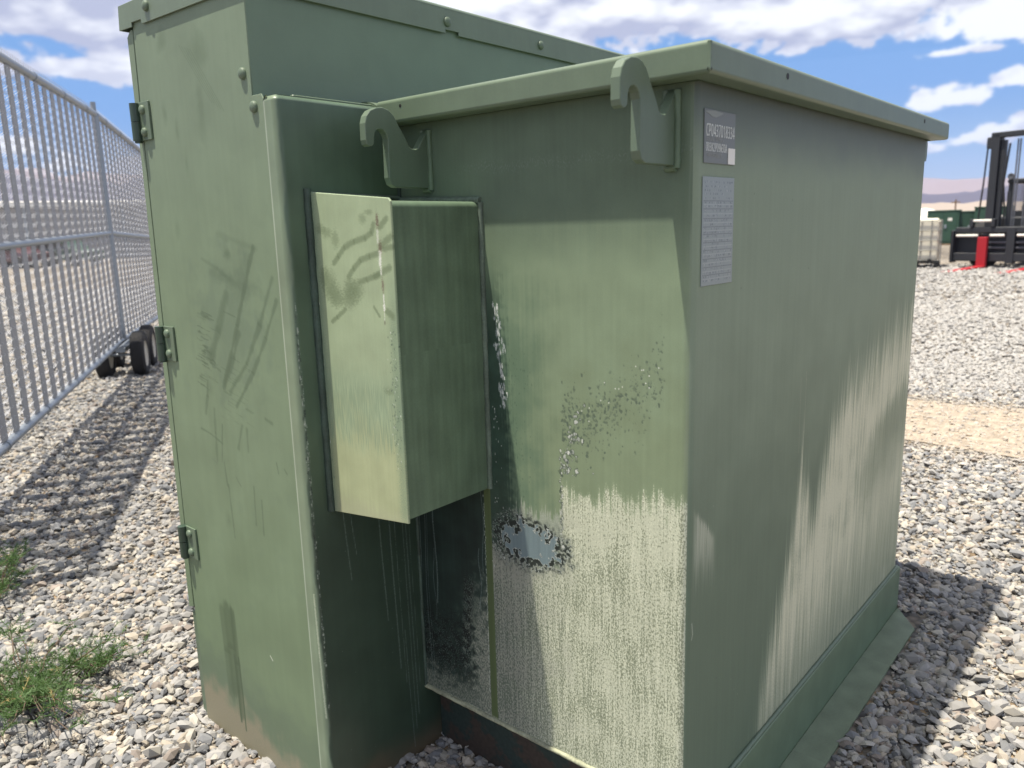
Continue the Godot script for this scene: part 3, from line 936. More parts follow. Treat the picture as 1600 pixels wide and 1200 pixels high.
	for q in [[0.0, 1.526], [0.106, 1.526], [0.119, 1.532], [0.1245, 1.546], [0.1235, 1.589], [0.123, 1.628], [0.127, 1.638], [0.134, 1.645], [0.143, 1.647], [0.152, 1.645], [0.1585, 1.639], [0.161, 1.630], [0.162, 1.616], [0.167, 1.611], [0.175, 1.609], [0.182, 1.613], [0.1845, 1.622], [0.184, 1.656], [0.179, 1.671], [0.168, 1.683], [0.151, 1.690], [0.133, 1.692], [0.117, 1.688], [0.103, 1.678], [0.090, 1.658], [0.0715, 1.632], [0.062, 1.615], [0.055, 1.611], [0.044, 1.610], [0.035, 1.613], [0.008, 1.649], [0.0, 1.657]]:
		hook.append(Vector2(q[0], q[1]))
	var n := 0
	for x in [-0.036, -0.667]:
		c = Mb.new()
		c.plate(hook, Vector3(x - 0.019, 0, 0.0005), Vector3.BACK, Vector3.UP, Vector3(0.019, 0, 0), 0.0012)
		var h := part("lifting_hook", c, M.steel_hook, t)
		h.position.y = -0.006 * n
		h.set_meta("label", "right lifting hook beside the tank corner" if n == 0 else "left lifting hook above the valve box")
		bead("weld_bead", Vector3(x + 0.002, 1.522, 0.002), Vector3(x + 0.002, 1.655, 0.002), 0.0075, M.steel_box, h, 12 + n)
		bead("weld_bead", Vector3(x - 0.021, 1.522, 0.002), Vector3(x - 0.021, 1.655, 0.002), 0.0062, M.steel_hook, h, 14 + n)
		bead("weld_bead", Vector3(x - 0.02, 1.5225, 0.003), Vector3(x + 0.002, 1.5225, 0.003), 0.0075, M.steel_box, h, 16 + n)
		n += 1
	# valve box in the recess
	c = Mb.new()
	var zb := 0.256
	var xr := -0.517
	c.quad(Vector3(xr, 0.825, 0.0), Vector3(xr, 0.825, zb), Vector3(xr, 1.470, zb), Vector3(xr, 1.470, 0.0), Vector3.RIGHT)
	for i in 5:
		var t0 := i / 5.0 * PI / 2
		var t1 := (i + 1) / 5.0 * PI / 2
		var n0 := Vector3(cos(t0), sin(t0), 0)
		var n1 := Vector3(cos(t1), sin(t1), 0)
		var o := Vector3(xr - 0.014, 1.470, 0)
		c.squad(o + n0 * 0.014, o + n0 * 0.014 + Vector3(0, 0, zb), o + n1 * 0.014 + Vector3(0, 0, zb), o + n1 * 0.014, n0, n0, n1, n1)
	c.quad(Vector3(-0.777, 1.497, 0), Vector3(xr - 0.014, 1.484, 0), Vector3(xr - 0.014, 1.484, zb), Vector3(-0.777, 1.497, zb), Vector3.UP)
	c.quad(Vector3(-0.777, 0.80, 0), Vector3(xr, 0.825, 0), Vector3(xr, 0.825, zb), Vector3(-0.777, 0.80, zb), Vector3.DOWN)
	c.quad(Vector3(-0.777, 0.80, zb), Vector3(xr, 0.825, zb), Vector3(xr, 1.470, zb), Vector3(-0.777, 1.497, zb), Vector3.BACK)
	var vb := part("valve_box", c, M.steel_box, t)
	c = Mb.new()
	c.plate(PackedVector2Array([Vector2(-0.7735, 0.790), Vector2(-0.5125, 0.818), Vector2(-0.5125, 1.483), Vector2(-0.519, 1.4895), Vector2(-0.7735, 1.513)]), Vector3(0, 0, zb + 0.0006), Vector3.RIGHT, Vector3.UP, Vector3(0, 0, 0.0056), 0.0012)
	c.map(Vector3.ZERO, Vector3.RIGHT, Vector3.UP)
	part("front_plate", c, box, vb)
	bead("sealant_bead", Vector3(-0.7750, 0.792, 0.266), Vector3(-0.7750, 1.519, 0.266), 0.0095, M.caulk_dark, vb, 21)
	bead("sealant_bead", Vector3(-0.5135, 0.824, 0.002), Vector3(-0.5135, 1.482, 0.002), 0.0068, M.caulk, vb, 22)
	bead("sealant_bead", Vector3(-0.5135, 1.486, 0.003), Vector3(-0.777, 1.497, 0.003), 0.0075, M.caulk, vb, 23)
	bead("sealant_bead", Vector3(-0.774, 1.502, 0.006), Vector3(-0.774, 1.508, 0.258), 0.006, M.caulk, vb, 24)
	# end sheet that wraps from the cabinet side into the recess
	c = Mb.new()
	var bend := 0.015
	var xs := -0.777
	var zs := 0.3265
	var yt := 1.709
	var prof := [[Vector3(-0.819, 0, zs - 0.004), Vector3.LEFT], [Vector3(-0.819, 0, zs), Vector3.BACK], [Vector3(xs - bend, 0, zs), Vector3.BACK]]
	for i in 8:
		var q := (i + 1) / 8.0 * PI / 2
		prof.append([Vector3(xs - bend + bend * sin(q), 0, zs - bend + bend * cos(q)), Vector3(sin(q), 0, cos(q))])
	prof.append([Vector3(xs, 0, -L - 0.3), Vector3.RIGHT])
	var us := []
	var run := 0.0
	for i in prof.size():
		if i:
			run += prof[i][0].distance_to(prof[i - 1][0])
		us.append(run)
	var zero: float = us[prof.size() - 2]
	for i in prof.size() - 1:
		var p: Vector3 = prof[i][0]
		var q: Vector3 = prof[i + 1][0]
		var np: Vector3 = prof[i][1]
		var nq: Vector3 = prof[i + 1][1]
		if i == 0:
			nq = np
		var rows := [[-0.05, 0.0, 0.0], [yt - 0.012, 0.0, 0.0], [yt - 0.0036, 0.0036, 0.7], [yt, 0.012, 1.0]]
		for k in 3:
			var A: Array = rows[k]
			var B: Array = rows[k + 1]
			var f := func(w: Vector3, nn: Vector3, R: Array) -> Vector3: return Vector3(w.x, R[0], w.z) - nn * R[1]
			var at := c.v.size()
			var nA1: Vector3 = np.lerp(Vector3.UP, A[2]).normalized()
			var nB1: Vector3 = np.lerp(Vector3.UP, B[2]).normalized()
			var nA2: Vector3 = nq.lerp(Vector3.UP, A[2]).normalized()
			var nB2: Vector3 = nq.lerp(Vector3.UP, B[2]).normalized()
			c.squad(f.call(p, np, A), f.call(q, nq, A), f.call(q, nq, B), f.call(p, np, B), nA1, nA2, nB2, nB1)
			for m in range(at, c.v.size()):
				var flat := Vector2(c.v[m].x, c.v[m].z)
				var d1 := flat.distance_to(Vector2(p.x, p.z))
				var d2 := flat.distance_to(Vector2(q.x, q.z))
				c.uv.append(Vector2(lerpf(us[i], us[i + 1], d1 / maxf(d1 + d2, 1e-6)) - zero, c.v[m].y))
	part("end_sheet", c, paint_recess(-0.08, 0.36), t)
	c = Mb.new()
	c.quad(Vector3(-0.862, yt, zs - 0.008), Vector3(xs - 0.010, yt, zs - 0.016), Vector3(xs - 0.010, yt, -L - 0.29), Vector3(-0.862, yt, -L - 0.29), Vector3.UP)
	c.box(Vector3(-0.850, yt - 0.002, zs - 0.10), Vector3(xs - 0.03, yt + 0.0035, zs - 0.045), 0.001)
	c.box(Vector3(xs - 0.034, yt - 0.002, -0.02), Vector3(xs - 0.022, yt + 0.006, zs - 0.06), 0.002)
	part("ledge", c, M.steel_lid, t)
	# cabinet: side sheet, back, roof cap, door edge with hinges
	c = Mb.new()
	var out := PackedVector2Array([Vector2(-1.386, -0.05), Vector2(-0.80, -0.05), Vector2(-0.80, 1.60), Vector2(-0.821, 1.704), Vector2(-0.828, 1.7145), Vector2(-0.862, 1.7145), Vector2(-0.859, 1.955), Vector2(-1.357, 1.955), Vector2(-1.366, 1.7), Vector2(-1.377, 1.2), Vector2(-1.388, 0.6)])
	c.plate(out, Vector3(0, 0, 0.3205), Vector3.RIGHT, Vector3.UP, Vector3(0, 0, 0.0035), 0.0008)
	c.map(Vector3(0.055, 0, 0), Vector3.RIGHT, Vector3.UP)
	var sidep := part("cabinet_side", c, cab, t)
	bolt("bolt", Vector3(-0.888, 1.762, 0.324), Vector3.BACK, 0.0125, M.steel_bolt, sidep)
	bolt("bolt", Vector3(-0.856, 1.691, 0.324), Vector3.BACK, 0.0125, M.steel_bolt, sidep)
	c = Mb.new()
	c.quad(Vector3(-0.861, 1.70, 0.3215), Vector3(-0.861, 1.70, -1.87), Vector3(-0.861, 1.965, -1.87), Vector3(-0.861, 1.965, 0.3215), Vector3.RIGHT)
	c.quad(Vector3(-1.38, -0.05, -1.87), Vector3(-0.78, -0.05, -1.87), Vector3(-0.861, 1.965, -1.87), Vector3(-1.38, 1.965, -1.87), Vector3.FORWARD)
	c.quad(Vector3(-1.34, -0.05, 0.31), Vector3(-1.34, 1.965, 0.31), Vector3(-1.34, 1.965, -1.87), Vector3(-1.34, -0.05, -1.87), Vector3.LEFT)
	part("cabinet_back", c, M.steel_back, t)
	# roof cap with a notched skirt
	c = Mb.new()
	var sk := PackedVector2Array([Vector2(-1.418, 1.936), Vector2(-1.350, 1.934), Vector2(-1.350, 1.944), Vector2(-1.301, 1.943), Vector2(-1.297, 1.932), Vector2(-0.850, 1.927), Vector2(-0.850, 1.988), Vector2(-1.411, 1.992)])
	c.plate(sk, Vector3(0, 0, 0.3275), Vector3.RIGHT, Vector3.UP, Vector3(0, 0, 0.003), 0.0006)
	var bk := PackedVector2Array([Vector2(0.3272, 1.927), Vector2(0.3272, 1.986), Vector2(-1.88, 1.986), Vector2(-1.88, 1.927), Vector2(-0.305, 1.927), Vector2(-0.305, 1.936), Vector2(-0.256, 1.936), Vector2(-0.256, 1.927)])
	c.plate(bk, Vector3(-0.8545, 0, 0), Vector3.BACK, Vector3.UP, Vector3(0.0035, 0, 0), 0.0006)
	c.box(Vector3(-1.418, 1.936, -1.88), Vector3(-1.4145, 1.988, 0.3272))
	# rounded shoulders and top
	var rq := 0.010
	var zf := 0.3305
	var xf := -0.851
	var yf := 1.986
	for i in 4:
		var t0 := i / 4.0 * PI / 2
		var t1 := (i + 1) / 4.0 * PI / 2
		var a0 := Vector3(0, sin(t0), cos(t0))
		var a1 := Vector3(0, sin(t1), cos(t1))
		var b0 := Vector3(cos(t0), sin(t0), 0)
		var b1 := Vector3(cos(t1), sin(t1), 0)
		c.squad(Vector3(-1.411, yf, zf - rq) + a0 * rq, Vector3(xf - rq * 0.5, yf, zf - rq) + a0 * rq, Vector3(xf - rq * 0.5, yf, zf - rq) + a1 * rq, Vector3(-1.411, yf, zf - rq) + a1 * rq, a0, a0, a1, a1)
		c.squad(Vector3(xf - rq, yf, zf - rq * 0.5) + b0 * rq, Vector3(xf - rq, yf, -1.88) + b0 * rq, Vector3(xf - rq, yf, -1.88) + b1 * rq, Vector3(xf - rq, yf, zf - rq * 0.5) + b1 * rq, b0, b0, b1, b1)
	c.quad(Vector3(-1.416, yf + rq, zf - rq), Vector3(xf - rq, yf + rq, zf - rq), Vector3(xf - rq, yf + rq, -1.88), Vector3(-1.416, yf + rq, -1.88), Vector3.UP)
	var cap := part("roof_cap", c, M.steel_cap, t)
	bolt("bolt", Vector3(-1.265, 1.966, zf), Vector3.BACK, 0.0125, M.steel_bolt, cap)
	for z in [-0.262, -0.655, -1.07]:
		bolt("bolt", Vector3(xf, 1.955, z), Vector3.RIGHT, 0.0125, M.steel_bolt, cap)
	# door edge
	c = Mb.new()
	c.plate(PackedVector2Array([Vector2(-1.424, 0.372), Vector2(-1.3965, 0.380), Vector2(-1.3945, 0.6), Vector2(-1.3845, 1.2), Vector2(-1.3735, 1.7), Vector2(-1.3655, 1.932), Vector2(-1.378, 1.932), Vector2(-1.397, 1.918), Vector2(-1.398, 1.65), Vector2(-1.409, 1.2)]), Vector3(0, 0, 0.314), Vector3.RIGHT, Vector3.UP, Vector3(0, 0, 0.0085), 0.001)
	c.box(Vector3(-1.404, 0.38, -1.85), Vector3(-1.396, 1.91, 0.3145))
	c.map(Vector3(0.055, 0, 0), Vector3.RIGHT, Vector3.UP)
	part("door", c, cab, t)
	c = Mb.new()
	c.plate(PackedVector2Array([Vector2(-1.424, -0.05), Vector2(-1.390, -0.05), Vector2(-1.389, 0.366), Vector2(-1.421, 0.358)]), Vector3(0, 0, 0.306), Vector3.RIGHT, Vector3.UP, Vector3(0, 0, 0.010), 0.001)
	c.box(Vector3(-1.418, -0.05, -1.85), Vector3(-1.40, 0.37, 0.307))
	part("sill_panel", c, M.steel_lid, t)
	c = Mb.new()
	c.box(Vector3(-1.395, -0.05, 0.22), Vector3(-1.345, 1.93, 0.3055))
	part("door_jamb", c, M.steel_back, t)
	for q in [[-1.3755, 1.713], [-1.3805, 1.150], [-1.3845, 0.588]]:
		var hg := Node3D.new()
		hg.name = "hinge"
		t.add_child(hg, true)
		hg.position = Vector3(q[0], q[1], 0.334)
		for s in [0, 1]:
			c = Mb.new()
			var lo: float = -0.046 + s * 0.0462
			c.lathe(Vector3(0, lo, 0), Vector3.UP, [Vector2(0.0, 0.0005), Vector2(0.0, 0.0128), Vector2(0.0445, 0.0128), Vector2(0.0445, 0.0005)], 20)
			part("barrel", c, M.steel_dark, hg)
		c = Mb.new()
		c.lathe(Vector3(0, -0.051, 0), Vector3.UP, [Vector2(0.0, 0.0005), Vector2(0.0, 0.009), Vector2(0.006, 0.009)], 16)
		part("pin", c, M.steel_dark, hg)
		c = Mb.new()
		c.box(Vector3(0.008, -0.046, -0.0096), Vector3(0.061, 0.046, -0.0045), 0.001)
		part("leaf", c, M.steel_bolt, hg)
		bolt("bolt", Vector3(0.030, 0.027, -0.0045), Vector3.BACK, 0.0115, M.steel_bolt, hg)
		bolt("bolt", Vector3(0.030, -0.027, -0.0045), Vector3.BACK, 0.0115, M.steel_bolt, hg)
	# plates on the tank's side
	c = Mb.new()
	c.box(Vector3(0.0004, 1.530, -0.157), Vector3(0.0022, 1.6235, -0.031), 0.0005)
	var lp := part("serial_label", c, M.label_dark, t)
	lp.set_meta("label", "dark grey serial number label with a white tag")
	c = Mb.new()
	c.box(Vector3(0.0026, 1.531, -0.1565), Vector3(0.0030, 1.560, -0.1275))
	part("white_tag", c, M.white, lp)
	c = Mb.new()
	c.plate(PackedVector2Array([Vector2(-0.033, 1.619), Vector2(-0.060, 1.611), Vector2(-0.075, 1.6105), Vector2(-0.096, 1.6165), Vector2(-0.105, 1.620), Vector2(-0.07, 1.6225)]), Vector3(0.0024, 0, 0), Vector3.BACK, Vector3.UP, Vector3(0.0004, 0, 0))
	part("torn_corner", c, M.label_torn, lp)
	for q in [["CP0437018334", 1.588, 0.0215, 0.115], ["SERIAL NUMBER", 1.5735, 0.0085, 0.07], ["003K2P09W30A", 1.5585, 0.0150, 0.085], ["TRANSFORMER", 1.545, 0.0070, 0.062]]:
		var tm := TextMesh.new()
		var f := SystemFont.new()
		f.font_names = PackedStringArray(["Droid Sans Mono"])
		tm.font = f
		tm.text = q[0]
		tm.font_size = 32
		tm.pixel_size = 0.001
		tm.depth = 0.01
		tm.horizontal_alignment = HORIZONTAL_ALIGNMENT_LEFT
		tm.material = M.print_light if q[2] > 0.014 else M.print_dim
		var o := obj("lettering", tm, lp)
		var bx := tm.get_aabb()
		o.rotation.y = PI / 2
		o.scale = Vector3(q[3] / bx.size.x, q[2] / bx.size.y, 0.04)
		o.position = Vector3(0.0025, q[1] - bx.get_center().y * q[2] / bx.size.y, -0.037)
	c = Mb.new()
	c.box(Vector3(0.0004, 1.3085, -0.159), Vector3(0.0020, 1.5065, -0.029), 0.0005)
	c.map(Vector3(0, 1.3085, -0.029), Vector3.FORWARD, Vector3.UP)
	var rp := part("rating_plate", c, rating_plate(), t)
	rp.set_meta("label", "pale grey rating plate with rows of small print")
	# lug at the far corner
	c = Mb.new()
	c.plate(PackedVector2Array([Vector2(0.0, 1.60), Vector2(0.020, 1.60), Vector2(0.026, 1.615), Vector2(0.026, 1.655), Vector2(0.018, 1.667), Vector2(0.0, 1.668)]), Vector3(-0.06, 0, -L), Vector3.FORWARD, Vector3.UP, Vector3(0.06, 0, 0), 0.001)
	part("rear_lug", c, M.steel_lid, t)

func rating_plate() -> StandardMaterial3D:
	var w := 260
	var h := 396
	var im := Image.create(w, h, false, Image.FORMAT_RGB8)
	im.fill(Color(0.53, 0.575, 0.58))
	rng.seed = 90
	var dk := Color(0.36, 0.40, 0.43)
	var lt := Color(0.62, 0.65, 0.67)
	var y := 14
	var rows := 0
	while y < h - 16:
		var lines := rows > 4
		if lines:
			im.fill_rect(Rect2i(8, y - 3, w - 16, 2), dk if rows % 2 else lt)
		var x := 16
		while x < w - 20:
			var l := rng.randi_range(3, 16)
			if rng.randf() < (0.75 if x < 130 else 0.45):
				for q in range(0, l, 3):
					im.fill_rect(Rect2i(x + q, y + rng.randi_range(0, 2), 2, rng.randi_range(4, 8)), dk if rng.randf() < 0.7 else lt)
			x += l + rng.randi_range(4, 12)
		if lines:
			for q in [8, 30, 120, 185, w - 10]:
				im.fill_rect(Rect2i(q, y - 3, 1, 16), dk)
		rows += 1
		y += rng.randi_range(12, 18)
	for q in 5200:
		var px := rng.randi_range(0, w - 1)
		var py := rng.randi_range(0, h - 1)
		im.set_pixel(px, py, im.get_pixel(px, py).lerp(Color(0.6, 0.63, 0.64), rng.randf() * 0.5))
	var m := StandardMaterial3D.new()
	m.albedo_texture = ImageTexture.create_from_image(im)
	m.texture_repeat = false
	m.uv1_scale = Vector3(1 / 0.13, -1 / 0.198, 1)
	m.uv1_offset = Vector3(0, 1, 0)
	m.roughness = 0.4
	return m

# ---------------------------------------------------------------- ground and stones
func stone_mesh(sd: int) -> ArrayMesh:
	rng.seed = 1000 + sd
	var f := (1.0 + sqrt(5.0)) / 2.0
	var vs := []
	for q in [[-1, f, 0], [1, f, 0], [-1, -f, 0], [1, -f, 0], [0, -1, f], [0, 1, f], [0, -1, -f], [0, 1, -f], [f, 0, -1], [f, 0, 1], [-f, 0, -1], [-f, 0, 1]]:
		vs.append(Vector3(q[0], q[1], q[2]).normalized())
	var sq := Vector3(rng.randf_range(0.85, 1.35), rng.randf_range(0.42, 0.72), rng.randf_range(0.6, 0.95))
	var cuts := []
	for q in 5:
		cuts.append([Vector3(rng.randfn(), rng.randfn(), rng.randfn()).normalized(), rng.randf_range(0.45, 0.8)])
	for i in 12:
		var p: Vector3 = vs[i] * rng.randf_range(0.85, 1.25)
		for q in cuts:
			var d: float = p.dot(q[0])
			if d > q[1]:
				p -= q[0] * (d - q[1])
		vs[i] = p * sq
	var k := Mb.new()
	for q in [[0, 11, 5], [0, 5, 1], [0, 1, 7], [0, 7, 10], [0, 10, 11], [1, 5, 9], [5, 11, 4], [11, 10, 2], [10, 7, 6], [7, 1, 8], [3, 9, 4], [3, 4, 2], [3, 2, 6], [3, 6, 8], [3, 8, 9], [4, 9, 5], [2, 4, 11], [6, 2, 10], [8, 6, 7], [9, 8, 1]]:
		k.flat(vs[q[0]], vs[q[1]], vs[q[2]], vs[q[0]] + vs[q[1]] + vs[q[2]])
	return k.commit(M.stone)

func stone_tone(p: Vector3) -> Color:
	var r := rng.randf()
	var g := rng.randf_range(0.74, 1.08)
	var c: Color
	if r < 0.40:
		c = Color(0.35, 0.342, 0.33)
	elif r < 0.58:
		c = Color(0.47, 0.445, 0.395)
	elif r < 0.76:
		c = Color(0.235, 0.24, 0.25)
	elif r < 0.86:
		c = Color(0.46, 0.41, 0.34)
	elif r < 0.94:
		c = Color(0.195, 0.20, 0.208)
	else:
		c = Color(0.33, 0.285, 0.25)
	var dirt := ss(-3.6, -4.1, p.z) * ss(-5.6, -5.1, p.z) * ss(-1.6, -0.9, p.x)
	var back := ss(-5.0, -6.5, p.z) * 0.75
	g *= lerpf(0.84, 1.0, ss(-1.5, -4.0, p.z))
	return Color(c.r * g, c.g * g, c.b * g).lerp(Color(0.37, 0.36, 0.345), back).lerp(Color(0.42, 0.365, 0.30), dirt * 0.6)

func build_ground() -> void:
	# the sheet everything stands on
	var w := 1024
	var cv := nz(w, w, 0.06, 200, 1, 1, 1, FastNoiseLite.TYPE_CELLULAR, FastNoiseLite.RETURN_CELL_VALUE)
	var ce := nz(w, w, 0.06, 200, 1, 1, 1, FastNoiseLite.TYPE_CELLULAR, FastNoiseLite.RETURN_DISTANCE)
	var big := nz(w, w, 0.006, 202)
	var by := PackedByteArray()
	by.resize(w * w * 3)
	var pal := [Vector3(0.60, 0.585, 0.565), Vector3(0.66, 0.64, 0.60), Vector3(0.50, 0.50, 0.505), Vector3(0.64, 0.575, 0.49), Vector3(0.39, 0.395, 0.41), Vector3(0.57, 0.55, 0.53), Vector3(0.69, 0.67, 0.64)]
	for i in w * w:
		var c: Vector3 = pal[int(cv[i] / 255.0 * 6.99)]
		var f := (1.10 - ce[i] / 255.0 * 0.45) * (1.0 + (big[i] / 255.0 - 0.5) * 0.12)
		by[i * 3] = int(clampf(c.x * f, 0, 1) * 255)
		by[i * 3 + 1] = int(clampf(c.y * f, 0, 1) * 255)
		by[i * 3 + 2] = int(clampf(c.z * f, 0, 1) * 255)
	var gm := StandardMaterial3D.new()
	gm.albedo_texture = ImageTexture.create_from_image(Image.create_from_data(w, w, false, Image.FORMAT_RGB8, by))
	gm.roughness = 0.95
	gm.metallic_specular = 0.2
	gm.uv1_scale = Vector3(1 / 1.9, 1 / 1.9, 1)
	# broad patches of dust and of cleaner stone
	var d1 := nz(512, 512, 0.012, 210)
	var dy := PackedByteArray()
	dy.resize(512 * 512 * 3)
	for i in 512 * 512:
		var f := clampf(0.84 + (d1[i] / 255.0 - 0.5) * 0.42, 0, 1)
		dy[i * 3] = int(f * 255)
		dy[i * 3 + 1] = int(f * 250)
		dy[i * 3 + 2] = int(f * 243)
	gm.detail_enabled = true
	gm.detail_blend_mode = BaseMaterial3D.BLEND_MODE_MUL
	gm.detail_uv_layer = BaseMaterial3D.DETAIL_UV_2
	gm.uv2_scale = Vector3(1 / 37.0, 1 / 37.0, 1)
	gm.detail_albedo = ImageTexture.create_from_image(Image.create_from_data(512, 512, false, Image.FORMAT_RGB8, dy))
	var st := SurfaceTool.new()
	st.begin(Mesh.PRIMITIVE_TRIANGLES)
	var steps := [-4300.0, -2000.0, -900.0, -300.0, -100.0, -40.0, -15.0, 0.0, 15.0, 40.0, 100.0, 300.0, 900.0, 2000.0, 4300.0]
	for i in steps.size() - 1:
		for j in steps.size() - 1:
			var q := [Vector3(steps[i], 0, steps[j]), Vector3(steps[i + 1], 0, steps[j]), Vector3(steps[i + 1], 0, steps[j + 1]), Vector3(steps[i], 0, steps[j + 1])]
			for k in [0, 1, 2, 0, 2, 3]:
				st.set_normal(Vector3.UP)
				st.set_uv(Vector2(q[k].x, q[k].z))
				st.set_uv2(Vector2(q[k].x, q[k].z))
				st.add_vertex(q[k])
	var me := st.commit()
	me.surface_set_material(0, gm)
	var ground := obj("ground", me)
	ground.position.y = 0.02
	tag(ground, "pale gravel yard spreading to the desert", "", "", "structure")
	# bare dirt showing through behind the tank
	var k := Mb.new()
	var rim := []
	rng.seed = 33
	for i in 28:
		var t := TAU * i / 28
		var e := 1.0 + rng.randf_range(-0.10, 0.10)
		rim.append(Vector3(0.9 + cos(t) * 3.2 * e, 0.025, -4.62 + sin(t) * 0.72 * e))
	for i in 28:
		k.flat(Vector3(0.9, 0.025, -4.62), rim[i], rim[(i + 1) % 28], Vector3.UP)
	var dp := part("dirt_patch", k, M.dirt)
	tag(dp, "sandy bare dirt patch in the gravel behind the transformer", "", "", "structure")
	# loose stones: thick and small near the eye, sparser and only as far as they can be told apart
	var kinds := []
	for i in 9:
		kinds.append(stone_mesh(i))
	var spots := []
	rng.seed = 404
	var right := Vector2(cos(HEADING), -sin(HEADING))
	var fwd := Vector2(-sin(HEADING), -cos(HEADING))
	var eye := Vector2(EYE.x, EYE.z)
	var bands := [[0.55, 3.6, 0.0060, 4600.0], [0.55, 2.2, 0.0120, 3900.0], [2.2, 3.6, 0.0115, 4000.0], [3.6, 5.5, 0.0110, 3800.0], [5.5, 9.0, 0.0118, 2600.0], [9.0, 15.0, 0.017, 850.0], [15.0, 26.0, 0.024, 230.0]]
	for bd in bands:
		var spread := deg_to_rad(43.0)
		var area: float = spread * (bd[1] * bd[1] - bd[0] * bd[0])
		for q in int(area * bd[3]):
			var ang := rng.randf_range(-spread, spread)
			var d := sqrt(rng.randf_range(bd[0] * bd[0], bd[1] * bd[1]))
			var p2: Vector2 = eye + (fwd * cos(ang) + right * sin(ang)) * d
			# nothing under the transformer itself
			if p2.x < -0.02 and p2.x > -0.75 and p2.y < -0.06 and p2.y > -1.55:
				continue
			if p2.x < -0.79 and p2.x > -1.40 and p2.y < 0.31 and p2.y > -1.85:
				continue
			if p2.x < 0.115 and p2.x > -0.02 and p2.y < 0.02 and p2.y > -1.60:
				continue
			var p := Vector3(p2.x, 0.02, p2.y)
			var dirt := ss(-3.6, -4.1, p.z) * ss(-5.6, -5.1, p.z) * ss(-1.6, -0.9, p.x)
			if rng.randf() < dirt * 0.42:
				continue
			var s: float = bd[2] * clampf(exp(rng.randfn(0.0, 0.44)), 0.40, 2.4)
			if dirt > 0.5:
				s *= 0.7
			spots.append([p, s, d])
	var order := []
	for i in spots.size():
		var s: Array = spots[i]
		var rel := Vector2(s[0].x, s[0].z) - eye
		var ang := atan2(rel.dot(right), rel.dot(fwd))
		var seen: bool = absf(ang) < deg_to_rad(33.0) and s[2] > 1.9
		if seen and s[0].x < 0.12 and s[0].x > -0.9 and s[0].z > -0.05:
			seen = false
		if seen and s[2] < 4.5:
			order.append([s[1] / s[2], i])
	order.sort_custom(func(x, y): return x[0] > y[0])
	var single := {}
	for i in mini(300, order.size()):
		single[order[i][1]] = true
	var tones := []
	rng.seed = 55
	for i in 12:
		var tc := stone_tone(Vector3.ZERO)
		var m: StandardMaterial3D = M.stone.duplicate()
		m.vertex_color_use_as_albedo = false
		m.albedo_color = Color(tc.r, tc.g, tc.b).linear_to_srgb()
		tones.append(m)
	var bufs := []
	var counts := []
	for i in kinds.size():
		bufs.append(PackedFloat32Array())
		counts.append(0)
	rng.seed = 66
	for i in spots.size():
		var s: Array = spots[i]
		var b := Basis.from_euler(Vector3(rng.randfn(0, 0.35), rng.randf() * TAU, rng.randfn(0, 0.35))).scaled(Vector3.ONE * s[1])
		var at: Vector3 = s[0] + Vector3(0, s[1] * rng.randf_range(0.05, 0.75), 0)
		var which := rng.randi() % kinds.size()
		var col := stone_tone(s[0])
		if single.has(i):
			var o := obj("stone", kinds[which], ground)
			o.material_override = tones[rng.randi() % tones.size()]
			o.transform = Transform3D(b, at - Vector3(0, 0.02, 0))
			continue
		bufs[which].append_array(PackedFloat32Array([b.x.x, b.y.x, b.z.x, at.x, b.x.y, b.y.y, b.z.y, at.y, b.x.z, b.y.z, b.z.z, at.z, col.r, col.g, col.b, 1.0]))
		counts[which] += 1
	var gv := Node3D.new()
	gv.name = "gravel"
	add_child(gv, true)
	tag(gv, "loose grey and cream gravel covering the yard", "gravel", "", "stuff")
	for i in kinds.size():
		var mm := MultiMesh.new()
		mm.transform_format = MultiMesh.TRANSFORM_3D
		mm.use_colors = true
		mm.mesh = kinds[i]
		mm.instance_count = counts[i]
		mm.buffer = bufs[i]
		var o := MultiMeshInstance3D.new()
		o.name = "gravel_stones"
		o.multimesh = mm
		o.set_meta("kind", "stuff")
		gv.add_child(o, true)

# ---------------------------------------------------------------- hills
func ridge(called: String, label: String, dist: float, depth: float, tall: float, low: float, sd: int, m: Material, freq := 1.0, lift := 0.0) -> void:
	var f := FastNoiseLite.new()
	f.seed = sd
	f.frequency = 1.0
	f.fractal_octaves = 5
	var st := SurfaceTool.new()
	st.begin(Mesh.PRIMITIVE_TRIANGLES)
	var cols := 150
	var rows := 14
	var pts := []
	for i in cols + 1:
		var az := deg_to_rad(lerpf(-135.0, 55.0, float(i) / cols))
		var col := []
		for j in rows + 1:
			var t := float(j) / rows
			var d := dist + depth * (t - 0.5)
			var crest := (low + (tall - low) * clampf(0.5 + 0.9 * f.get_noise_2d(az * 3.0 * freq, 7.0), 0, 1)) * (1.0 + lift * ss(-0.75, -1.15, az))
			var prof := sin(PI * t) ** 1.3
			var hh := crest * prof * (1.0 + 0.35 * f.get_noise_2d(az * 40.0 * freq, t * 5.0)) - 6.0 * (1.0 - prof)
			col.append(Vector3(EYE.x + sin(az) * d, hh, EYE.z - cos(az) * d))
		pts.append(col)
	for i in cols:
		for j in rows:
			for q in [[0, 0], [1, 0], [1, 1], [0, 0], [1, 1], [0, 1]]:
				st.set_smooth_group(0)
				st.add_vertex(pts[i + q[0]][j + q[1]])
	st.index()
	st.generate_normals()
	var me := st.commit()
	me.surface_set_material(0, m)
	tag(obj(called, me), label, "", "", "structure")

